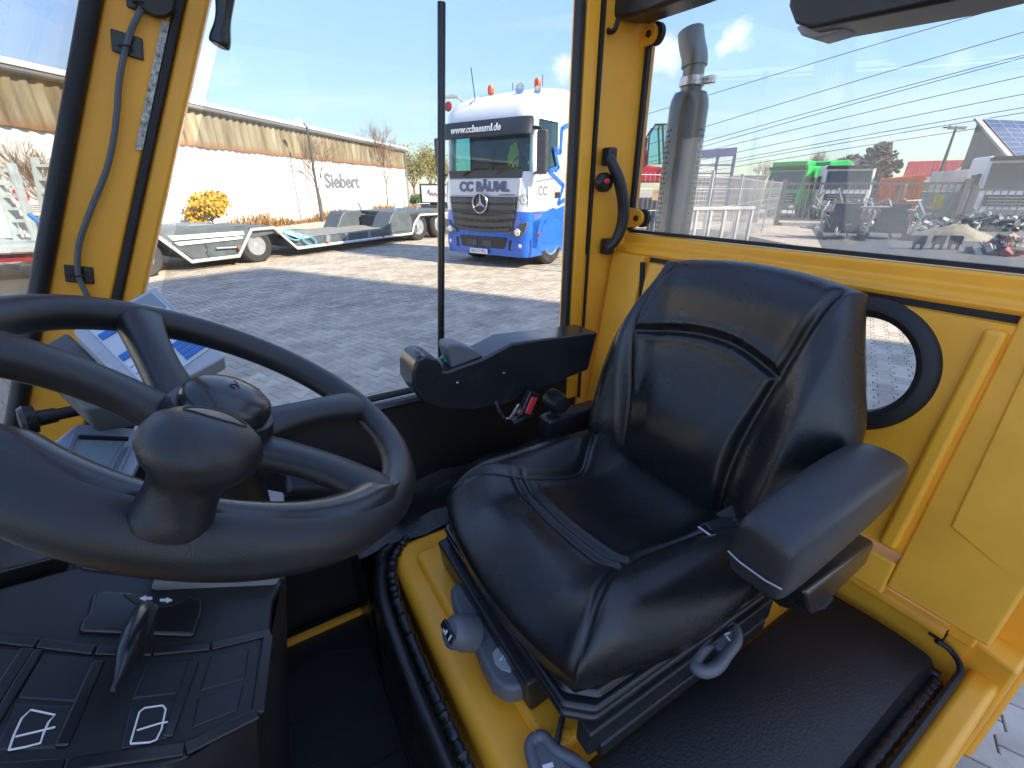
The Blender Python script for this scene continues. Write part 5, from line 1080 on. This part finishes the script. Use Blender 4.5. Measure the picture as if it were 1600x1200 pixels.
# street lamp behind the lorry
d = sray(725, 295); YL = 30.0; pz_ = gy(716, 153, YL).z
sl = empty('street_lamp', (gy(733, 168, YL).x, YL, 0), 0, 'curved street lamp arm over the lorry roof', 'lamp')
MB().tube(spline([(0, 0, 0), (0, 0, pz_ - 1.0), (-.12, 0, pz_ - .35), (-.7, 0, pz_ + .03)], 6), .055, 8).build('pole', steel, sl); MB().prism([(-.6, -.1, pz_), (-1.4, -.1, pz_ - .02), (-1.45, -.1, pz_ + .07), (-.9, -.1, pz_ + .2), (-.6, -.1, pz_ + .12)], (0, .25, 0)).build('lamp_head', mat('lamp_grey', (.3, .31, .33), .5), sl, bevel=.03)

# ================================================================== RIGHT-HAND YARD SEEN THROUGH THE REAR WINDOW
# wire mesh fence
fpm = mat('fence_grey', (.40, .41, .41), .5, metal=.3, var=(5, .15))
FP = [Vector((2.1, 9.2, 0)), Vector((4.25, 10.4, 0)), Vector((6.1, 13.0, 0)), Vector((8.1, 16.2, 0)), Vector((10.6, 19.9, 0)), Vector((12.9, 23.2, 0))]
fen = empty('mesh_fence', FP[0], 0, 'grey wire mesh fence running away behind the exhaust stack', 'fence')
for i, p in enumerate(FP): MB().box(p - FP[0] + Vector((0, 0, 1.0)), (.06, .06, 2.02), (FP[-1] - FP[0]).normalized(), ZX.cross(FP[-1] - FP[0]).normalized(), ZX).build('post', fpm, fen)
for i in range(len(FP) - 1):
    a_, b_ = FP[i] - FP[0], FP[i + 1] - FP[0]; d = b_ - a_; ln = d.length; mb_ = MB()
    n = int(ln / .12)
    for k in range(n): q = a_ + d * ((k + .5) / n); mb_.tube([q + Vector((0, 0, .06)), q + Vector((0, 0, 1.95))], .0035, 3, cap=False)
    for z in (.08, .45, .85, 1.25, 1.65, 1.9): mb_.tube([a_ + Vector((0, 0, z)), b_ + Vector((0, 0, z))], .006, 3, cap=False)
    o = mb_.build('mesh_panel', fpm, fen, fix=False); o['kind'] = 'stuff'
bt_ = gy(1026, 303, 9.75); MB().box(bt_ - FP[0], (.16, .02, .24)).build('notice_plate', mat('tan_plate', (.50, .33, .16), .6), fen)
# low railing in front
RL = [gy(1068, 322, 7.6), gy(1176, 329, 7.9)]; ra = Vector((RL[0].x, RL[0].y, 0)); rb = Vector((RL[1].x, RL[1].y, 0)); zt = (RL[0].z + RL[1].z) / 2
rl = empty('low_railing', ra, 0, 'low pale railing with vertical bars just behind the rear window', 'railing'); d = rb - ra; rm_ = mat('railing_pale', (.48, .47, .45), .6, var=(5, .15))
MB().box(d / 2 + Vector((0, 0, zt)), (d.length + .05, .06, .05), d.normalized(), ZX.cross(d).normalized(), ZX).build('top_rail', rm_, rl, bevel=.008); MB().box(d / 2 + Vector((0, 0, .12)), (d.length, .03, .03), d.normalized(), ZX.cross(d).normalized(), ZX).build('bottom_rail', rm_, rl)
for k in range(6): MB().box(d * (k / 5) + Vector((0, 0, zt / 2)), (.035, .035, zt), d.normalized(), ZX.cross(d).normalized(), ZX).build('post', rm_, rl)
mb_ = MB()
for k in range(60): mb_.tube([d * ((k + .5) / 60) + Vector((0, 0, .12)), d * ((k + .5) / 60) + Vector((0, 0, zt))], .0035, 3, cap=False)
o = mb_.build('bar_infill', rm_, rl, fix=False); o['kind'] = 'stuff'
# bar gate and its continuation
GA_ = Vector((12.95, 23.2, 0)); GB_ = Vector((19.6, 21.0, 0)); GC_ = Vector((27.0, 18.2, 0)); gm_ = mat('gate_brown_grey', (.13, .115, .105), .55, var=(6, .2))
def bar_gate(A_, B_, name, lab, nb, zt):
    g_ = empty(name, A_, 0, lab, 'gate' if 'gate' in name else 'fence'); d = B_ - A_; X_ = d.normalized(); Y_ = ZX.cross(X_)
    for q in (0, 1): MB().box(d * q + Vector((0, 0, zt / 2 + .05)), (.20, .20, zt + .1), X_, Y_, ZX).build('gate_post', gm_, g_, bevel=.01)
    for z in (.28, zt - .08): MB().box(d / 2 + Vector((0, 0, z)), (d.length - .2, .06, .09), X_, Y_, ZX).build('rail', gm_, g_)
    for q in (.34, .66): MB().box(d * q + Vector((0, 0, zt / 2)), (.10, .06, zt - .3), X_, Y_, ZX).build('frame_bar', gm_, g_)
    bm_ = None
    for k in range(nb):
        if bm_ is None: bm_ = MB().box((0, 0, zt / 2 + .1), (.035, .03, zt - .45), X_, Y_, ZX).build('bar', gm_, g_); o = bm_
        else: o = bm_.copy(); COL.objects.link(o)
        o.location = d * ((k + .7) / (nb + .4))
bar_gate(GA_, GB_, 'sliding_gate', 'brown grey sliding bar gate in front of the parked lorries', 30, 1.95)
bar_gate(GB_ + Vector((.3, -.1, 0)), GC_, 'bar_fence', 'bar fence continuing right of the gate', 30, 1.7)
MB_k = MB().prism([GA_ + Vector((.2, -.25, 0)), GC_ + Vector((0, -.3, 0)), GC_ + Vector((0, .2, 0)), GA_ + Vector((.2, .2, 0))], (0, 0, .14)).build('kerb_plinth', concrete); tag(MB_k, 'low concrete plinth under the bar gate', 'plinth')
# red material handler with glazed cab
mh = empty('red_excavator', (5.6, 17.5, 0), R(-10), 'red excavator with a glazed cab behind the fence', 'excavator')
mr_ = mat('machine_red', (.50, .02, .035), .4, coat=.2)
def my(px, py, Y=17.5): w = gy(px, py, Y); return Vector((w.x - 5.6, 0, w.z))
MB().box((-.9, 0, 1.0), (2.0, 1.4, .7)).build('undercarriage', mat('machine_dark', (.04, .04, .045), .6), mh, bevel=.05)
for x in (-1.6, -.2): wheel_part(mh, (x, -.75, .45), (0, -1, 0), .45, .35)
MB().prism([my(985, 285), my(1040, 285), my(1040, 262), my(1012, 258), my(1012, 228), my(985, 230)], (0, 1.6, 0)).build('body', mr_, mh, bevel=.06, seg=3)
MB().prism([my(1012, 257), my(1060, 257), my(1062, 230), my(1050, 196), my(1025, 195), my(1016, 210)], (0, 1.2, 0)).build('cab_glass', tglass, mh)
cf = MB()
for pl in (((1012, 257), (1016, 210), (1025, 194), (1052, 194), (1062, 230), (1060, 257)), ((1038, 257), (1036, 194))):
    for y in (-.02, 1.22): cf.tube([my(*q) + Vector((0, y, 0)) for q in pl], .035, 6)
cf.build('cab_frame', mat('machine_dark', (.04, .04, .045), .6), mh)
MB().prism([my(1025, 262), my(1075, 258), my(1078, 275), my(1025, 280)], (0, .8, 0)).build('boom_base', mr_, mh, bevel=.03)
# blue mesh tailboard frame standing behind the fence
bf = empty('tailboard_rack', (gy(1120, 290, 20).x, 20, 0), 0, 'tall blue steel frame with wire mesh behind the fence', 'frame')
bm2 = mat('frame_blue', (.035, .045, .15), .5); q0 = gy(1088, 234, 20); q1 = gy(1152, 229, 20); x0, x1 = q0.x - bf.location.x, q1.x - bf.location.x
zt2 = q0.z; MB().box(((x0 + x1) / 2, 0, zt2 - .12), (x1 - x0, .08, .30), (1, 0, .07)).build('top_board', bm2, bf)
for x in (x0, (x0 + x1) / 2 + .1, x1 - .03): MB().box((x, 0, zt2 / 2 - .1), (.09, .08, zt2 - .2)).build('upright', bm2, bf)
for z in (zt2 - .55, zt2 - .85, zt2 - 1.2): MB().box(((x0 + x1) / 2, 0, z), (x1 - x0, .05, .05)).build('crossbar', bm2, bf)
mb_ = MB()
for k in range(18): x = x0 + (x1 - x0) * k / 17; mb_.tube([(x, 0, .4), (x, 0, zt2 - .2)], .008, 3, cap=False)
for k in range(14): z = .5 + k * (zt2 - .8) / 13; mb_.tube([(x0, 0, z), (x1, 0, z)], .008, 3, cap=False)
o = mb_.build('wire_mesh', steel, bf, fix=False); o['kind'] = 'stuff'
# beige container behind the fence
ct = empty('beige_container', (gy(1125, 300, 26).x, 26, 0), R(-25), 'beige site container behind the mesh fence', 'container')
MB().box((0, 1.2, 1.15), (4.2, 2.2, 2.3)).build('shell', mat('container_beige', (.42, .37, .30), .7, var=(2, .12)), ct, bevel=.04); MB().box((0, .08, 2.2), (4.25, .06, .16)).build('roof_rail', MAT['container_beige'], ct)
for k in range(14): MB().box((-1.95 + .3 * k, .085, 1.1), (.12, .04, 1.95)).build('corrugation', MAT['container_beige'], ct)

# ---- parked lorries, built by one routine with different bodies
def lorry(name, loc, rz, lab, body, ch, cabw=2.4, cabm=None, kind='box', load=None, visor=True):
    r_ = empty(name, loc, rz, lab, 'lorry', None); w = cabw / 2
    c_ = MB().prism([(-w, 0, .55), (-w, -.02, 1.5), (-w, .25, ch), (-w, 2.0, ch), (-w, 2.0, .55)], (cabw, 0, 0)).build('cab', cabm or mat('cab_white', (.66, .67, .67), .4), r_, bevel=.10, seg=3)
    MB().prism([(-w + .12, -.035, 1.62), (-w + .16, .175, ch - .30), (w - .16, .175, ch - .30), (w - .12, -.035, 1.62)], (0, .03, 0)).build('windscreen', mat('dark_windscreen', (.03, .05, .06), .08), r_)
    MB().box((0, -.04, 1.15), (cabw * .8, .05, .5)).build('grille', tk, r_, bevel=.02)
    for z in (1.28, 1.14, 1.0): MB().box((0, -.075, z), (cabw * .7, .02, .04)).build('grille_slat', steel, r_)
    MB().box((0, -.06, .62), (cabw, .2, .35)).build('bumper', mat('bumper_grey', (.25, .26, .27), .5), r_, bevel=.04)
    for s in (-1, 1):
        MB().box((s * (w - .28), -.155, .66), (.3, .04, .16)).build('headlight', MAT['lens'], r_, bevel=.02); MB().box((s * (w + .18), .1, 2.0), (.18, .1, .6)).build('mirror', tk, r_, bevel=.03)
        MB().box((s * (w - .001), .95, 1.95), (.01, .9, .65)).build('side_window', MAT['dark_windscreen'], r_)
        for y in (.9, 4.2, 5.5): wheel_part(r_, (s * (w - .2), y, .5), (s, 0, 0), .5, .32)
    MB().box((0, .15, ch - .12), (cabw * .96, .4, .14), (1, 0, 0), (0, 1, -.2)).build('sun_visor', tk, r_, bevel=.03)
    MB().box((0, 4.0, .75), (1.0, 4.6, .3)).build('chassis_frame', dark_steel, r_)
    if kind == 'box': MB().box((0, 4.4, ch * .5 + .55), (2.5, 4.4, ch - 1.0)).build('body', body, r_, bevel=.03)
    if kind == 'tarp':
        MB().prism([(-1.25, 2.2, .95), (-1.25, 2.2, ch + .25), (-1.25, 4.0, ch + .40), (-1.25, 6.8, ch + .05), (-1.25, 6.8, .95)], (2.5, 0, 0)).build('tarpaulin_body', body, r_, bevel=.06, seg=3)
        MB().box((0, .6, ch + .12), (2.2, .9, .30)).build('roof_deflector', body, r_, bevel=.08)
    if kind == 'bin':
        MB().prism([(-1.2, 2.2, 1.0), (-1.25, 2.2, ch - .5), (1.25, 2.2, ch - .5), (1.2, 2.2, 1.0)], (0, 4.6, 0)).build('skip_body', body, r_, bevel=.03)
        for k in range(7): MB().box((1.26, 2.5 + .65 * k, (ch + .4) / 2), (.07, .08, ch - 1.6)).build('rib', body, r_)
    return r_
def scrap(name, loc, sx_, sy_, sz_, n, seed, lab, cols, cat='scrap heap'):
    rr = random.Random(seed); mbs = [MB() for _ in cols]
    for k in range(n * 2):
        c = Vector((rr.gauss(0, sx_ * .34), rr.gauss(0, sy_ * .34), 0)); c.z = rr.random() * sz_ * max(.08, 1 - (c.x / sx_) ** 2 - .6 * (c.y / sy_) ** 2) + .06; a = rr.uniform(0, 6.28)
        u = Vector((math.cos(a), math.sin(a), rr.gauss(0, .5))).normalized(); v = u.orthogonal().normalized(); rr.choice(mbs).box(c, (rr.uniform(.1, .6), rr.uniform(.03, .25), rr.uniform(.02, .15)), u, v, u.cross(v))
    r_ = empty(name, loc, 0, lab, cat)
    for m_, c_ in zip(mbs, cols): m_.build('pieces', c_, r_)['kind'] = 'stuff'
    return r_
rust = mat('rusty_scrap', (.10, .06, .04), .85, var=(3, .5)); grim = mat('grimy_scrap', (.06, .06, .06), .7, var=(3, .6)); pale = mat('pale_scrap', (.34, .32, .29), .7, var=(3, .4))
gt_m = mat('tarp_green', (.015, .38, .07), .4, var=(.8, .12)); or_m = mat('bin_orange', (.60, .11, .01), .5, var=(2, .15)); wt_m = mat('bin_white', (.55, .54, .51), .6, var=(1, .2))
def gl(px, Y): d = sray(px, 295); return Vector((d.x / d.y * Y, Y, 0))
lorry('tarpaulin_lorry', gl(1222, 30), R(-62), 'lorry with bright green tarpaulin behind the gate', gt_m, 2.9, cabm=gt_m, kind='tarp')
lorry('tipper_lorry', gl(1322, 27), R(-22), 'white lorry facing the gate with a dark windscreen', wt_m, 2.85, kind='bin')
scrap('scrap_load', gl(1352, 29) + Vector((.8, 3.0, 2.25)), 1.3, 2.0, 1.3, 160, 4, 'dark scrap metal heaped on the white lorry', (rust, grim, pale), 'scrap')
bw = empty('white_skip', gl(1368, 27.5), R(-25), 'white skip container between lorry and orange skip', 'skip')
MB().prism([(-1.3, 0, .25), (-1.5, 0, 2.0), (1.5, 0, 2.0), (1.3, 0, .25)], (0, 2.2, 0)).build('shell', wt_m, bw, bevel=.03); MB().box((0, -.03, 1.98), (3.1, .10, .12)).build('rim_rail', wt_m, bw)
for s in (-1, 1): MB().box((s * 1.0, 1.1, .125), (.2, 2.0, .25)).build('skid', dark_steel, bw)
scrap('scrap_load', gl(1388, 27.5) + Vector((0, 1.4, 1.9)), 1.5, 1.2, 2.1, 220, 9, 'dark scrap heaped above the white skip', (grim, grim, rust), 'scrap')
bo = empty('orange_skip', gl(1412, 26), R(-30), 'bright orange ribbed skip among the scrap', 'skip')
MB().prism([(-.9, 0, .2), (-1.05, 0, 2.15), (.75, 0, 2.35), (.75, 0, .2)], (0, 2.0, 0)).build('shell', or_m, bo, bevel=.03)
for k in range(5): MB().box((-.8 + .36 * k, -.04, 1.2), (.08, .08, 1.9)).build('rib', or_m, bo)
MB().box((-.1, -.05, 2.12), (1.8, .10, .12)).build('rim_rail', or_m, bo)
gmch = empty('grey_green_press', gl(1450, 25.5), R(-30), 'grey green press machine right of the orange skip', 'machine')
ggm = mat('press_green', (.22, .27, .24), .6, var=(3, .25)); MB().box((0, 1, .9), (2.6, 1.8, 1.3)).build('body', ggm, gmch, bevel=.06); MB().box((-.5, 1, 1.75), (1.2, 1.4, .5)).build('hopper', ggm, gmch, bevel=.08); MB().box((.6, .05, 1.0), (.5, .1, .7)).build('yellow_cover', mat('cover_yellow', (.5, .36, .03), .5), gmch, bevel=.04); MB().box((0, 1, .13), (2.4, 1.5, .26)).build('skid_frame', dark_steel, gmch)
lorry('tipper_lorry', gl(1566, 22.5) + Vector((.6, 0, 0)), R(-24), 'large pale lorry cab at the right edge below the solar roof', wt_m, 3.05, cabw=2.5, kind='bin')
# engines / axle units in front of the gate
def engine_unit(loc, rz, sc, lab, seed, grp='machine units standing in front of the gate'):
    rr = random.Random(seed); r_ = empty('hydraulic_unit', loc, rz, lab, 'machine', grp); r_.scale = (sc, sc, sc)
    MB().box((0, 0, .75), (.8, .5, .9)).build('radiator_block', grim, r_, bevel=.03); MB().box((0, .5, .45), (1.1, .7, .5)).build('engine_block', dark_steel, r_, bevel=.04)
    for s in (-1, 1): MB().box((s * .62, .3, .10), (.12, 1.4, .2)).build('skid', dark_steel, r_); MB().tube([(s * .6, -.2, .15), (s * .75, -.25, .9), (s * .6, .2, 1.25)], .035, 6).build('guard_rail', steel, r_)
    m_ = MB()
    for k in range(26):
        c = Vector((rr.uniform(-.9, .9), rr.uniform(-.1, .9), rr.uniform(.3, 1.35))); m_.tube([c, c + Vector((rr.gauss(0, .25), rr.gauss(0, .2), rr.gauss(0, .2))), c + Vector((rr.gauss(0, .3), rr.gauss(0, .3), rr.gauss(0, .25)))], rr.uniform(.015, .05), 5)
    m_.build('pipework', pale, r_); m_ = MB()
    for k in range(10): m_.lathe([(0, 0), (.09, .0), (.09, .08), (0, .08)], (rr.uniform(-.8, .8), rr.uniform(-.2, .6), rr.uniform(.4, 1.2)), (rr.gauss(0, 1), rr.gauss(0, 1), .2), 10)
    m_.build('pulleys', steel, r_)
engine_unit(ground(1312, 374), R(-30), 1.0, 'left of two black radiator units in front of the gate', 1)
engine_unit(ground(1384, 374), R(-30), 1.0, 'right of two black radiator units in front of the gate', 2)
for k, (px, lab) in enumerate(((1432, 'left of three small black crates low in the rear window'), (1462, 'middle of three small black crates low in the rear window'), (1488, 'right of three small black crates low in the rear window'))):
    p = ground(px, 390); r_ = empty('black_crate', p, R(-30), lab, 'crate', 'small black crates on the lane'); r_.scale = (.6, .6, .6)
    MB().box((0, 0, .30), (.42, .4, .06)).build('floor', grim, r_)
    for s in (-1, 1): MB().box((s * .2, 0, .46), (.03, .4, .38)).build('side', grim, r_); MB().box((0, s * .19, .46), (.37, .03, .38)).build('side', grim, r_); MB().box((s * .15, 0, .135), (.06, .36, .27)).build('foot', grim, r_)
scrap('parts_pile', ground(1572, 398), .8, .4, .35, 60, 14, 'pile of red and black machine parts at the lower right of the rear window', (mat('part_red', (.32, .04, .04), .5), grim, pale), 'parts pile')
scrap('parts_pile', gl(1560, 20.0), 3.0, .6, .6, 160, 15, 'tangle of grey machine parts in front of the pale lorry', (pale, grim, ggm), 'parts pile')
gh = empty('grass_heap', ground(1490, 372), 0, 'straw coloured heap of soil beside the gate', 'soil heap')
m_ = MB(); G_ = []
for i in range(9):
    r_ = 1.25 * i / 8; G_.append([(r_ * math.cos(t) * (1 + .12 * math.sin(3 * t)), r_ * math.sin(t), .5 * (1 - (i / 8) ** 1.3) + random.uniform(-.03, .03) * (i < 8)) for t in [k * math.pi / 10 for k in range(20)]])
m_.grid(G_, closed=True).build('heap', mat('straw_soil', (.27, .24, .17), .95, var=(4, .4), bump=(20, .6, .03)), gh, sharp=80)
# house with red roof
hs = empty('house', gl(1483, 98), R(-40), 'white house with red tiled roof and dormer gable beyond the yard', 'house')
hw_ = mat('house_white', (.66, .66, .64), .8); rr_ = mat('roof_red', (.36, .05, .045), .7, var=(1, .2))
MB().box((0, 4, 2.0), (15, 8, 4.0)).build('wall', hw_, hs)
rf_ = MB().prism([(-7.9, -.5, 3.9), (-7.9, 4, 7.0), (-7.9, 8.5, 3.9)], (15.8, 0, 0)).build('roof', rr_, hs)
for k in range(26): MB().box((-7.6 + .6 * k, 1.72, 5.50), (.10, 5.4, .07), (1, 0, 0), (0, 4.5, 3.1), (0, -3.1, 4.5)).build('roof_seam', rr_, rf_)
MB().prism([(-1.2, -.9, 3.2), (3.6, -.9, 3.2), (3.6, -.9, 4.4), (1.2, -.9, 6.2), (-1.2, -.9, 4.4)], (0, 4.0, 0)).build('dormer_wall', hw_, hs)
for s in (-1, 1): MB().prism([(1.2, -1.2, 6.35), (1.2 + s * 2.8, -1.2, 4.2), (1.2 + s * 2.8, -1.2, 4.05), (1.2, -1.2, 6.15)], (0, 4.4, 0)).build('dormer_roof', rr_, hs)
for x in (.2, 2.1): f = MB().box((x, -.93, 4.3), (.95, .05, 1.0)).build('window', mat('frame_white', (.7, .7, .7), .6), hs); MB().box((x, -.96, 4.3), (.75, .03, .8)).build('pane', MAT['dark_windscreen'], f)
# floodlight mast
YM = 48.0; mz = gy(1494, 199, YM).z; mast = empty('floodlight_mast', (gy(1494, 199, YM).x, YM, 0), 0, 'dark floodlight mast rising in front of the red roof', 'mast')
MB().tube([(0, 0, 0), (0, 0, mz * .6), (0, 0, mz)], [.17, .14, .09], 10).build('pole', dark_steel, mast)
MB().box((0, 0, mz), (1.5, .12, .1)).box((0, .5, mz + .05), (1.5, .12, .1)).box((-.7, .25, mz + .02), (.1, .6, .08)).box((.7, .25, mz + .02), (.1, .6, .08)).build('lamp_frame', dark_steel, mast)
for x in (-.55, .05, .55): MB().box((x, -.12, mz - .02), (.5, .25, .30), (1, 0, 0), (0, 1, .5), (0, -.5, 1)).build('floodlight', mat('lamp_grey', (.3, .31, .33), .5), mast, bevel=.03)
# building with solar roof at the right edge
T0 = gy(1531, 186, 30); B0_ = gy(1584, 247, 26.5); rd = Vector((.97, .24, 0)); o0 = Vector((T0.x, T0.y, 0))
sb_ = empty('solar_building', o0, 0, 'dark shed with solar panels on its sloping roof', 'shed')
t0, b0_ = T0 - o0, B0_ - o0; ups = (t0 - b0_).normalized(); sl_ = (t0 - b0_).length; nn_ = rd.cross(ups).normalized(); nn_ = nn_ if nn_.z > 0 else -nn_
bk_ = Vector((t0.x - (b0_.x - t0.x), t0.y - (b0_.y - t0.y), b0_.z))
MB().prism([t0 - nn_ * .12, b0_ - nn_ * .12 - ups * -.3, Vector((b0_.x, b0_.y, 0)), Vector((t0.x, t0.y, 0))], rd * 14).build('wall', mat('shed_grey', (.16, .15, .14), .8, var=(1, .2)), sb_)
MB().box(b0_ + ups * sl_ / 2 + rd * 7 - nn_ * .06, (14.6, sl_ + .3, .10), rd, ups, nn_).build('roof', mat('shed_roof', (.30, .29, .28), .6), sb_)
pv = mat('solar_cell', (.025, .03, .06), .12, coat=.5)
for i in range(7):
    for j in range(4):
        ph_ = sl_ / 4.1; c = b0_ + rd * (.75 + 1.15 * i) + ups * (ph_ * (j + .55)) + nn_ * .025
        p_ = MB().box(c, (1.08, ph_ * .96, .04), rd, ups, nn_).build('solar_panel', pv, sb_); fr_ = MB()
        for k in range(3): fr_.box(c + ups * (ph_ * .47 * (k - 1)) + nn_ * .022, (1.08, .02, .006), rd, ups, nn_)
        for s in (-1, 1): fr_.box(c + rd * s * .535 + nn_ * .022, (.03, ph_ * .96, .007), rd, ups, nn_)
        fr_.build('panel_frame', steel, p_)
# overhead wires
wm = mat('wire_grey', (.05, .05, .055), .6)
for k, (yl, yr) in enumerate(((182, 2), (230, 50), (250, 86), (258, 90), (262, 119), (271, 147), (278, 168), (281, 176), (286, 190))):
    s_ = (yr - yl) / 600.0; pts = []
    for i in range(17):
        q = i / 16; px = 900 + 1000 * q; Y = 1 / ((1 - q) / 260 + q / 38.0)
        py = yl + s_ * (px - 1000) - 14 * math.sin(math.pi * q) * .0 + (6 * (q - .1) * (q - .7)) * 4
        pts.append(gy(px, py, Y))
    w_ = MB().tube(pts, [.012 + .00045 * p.y for p in pts], 5).build('power_line', wm)
    tag(w_, ('topmost overhead wire crossing the sky', 'second overhead wire from the top', 'third overhead wire from the top', 'fourth wire, close below the third', 'fifth overhead wire from the top', 'sixth overhead wire from the top', 'seventh overhead wire, upper of the close lower pair', 'eighth overhead wire, lower of the close pair', 'lowest overhead wire near the mast lamps')[k], 'wire', 'overhead wires behind the rear window')
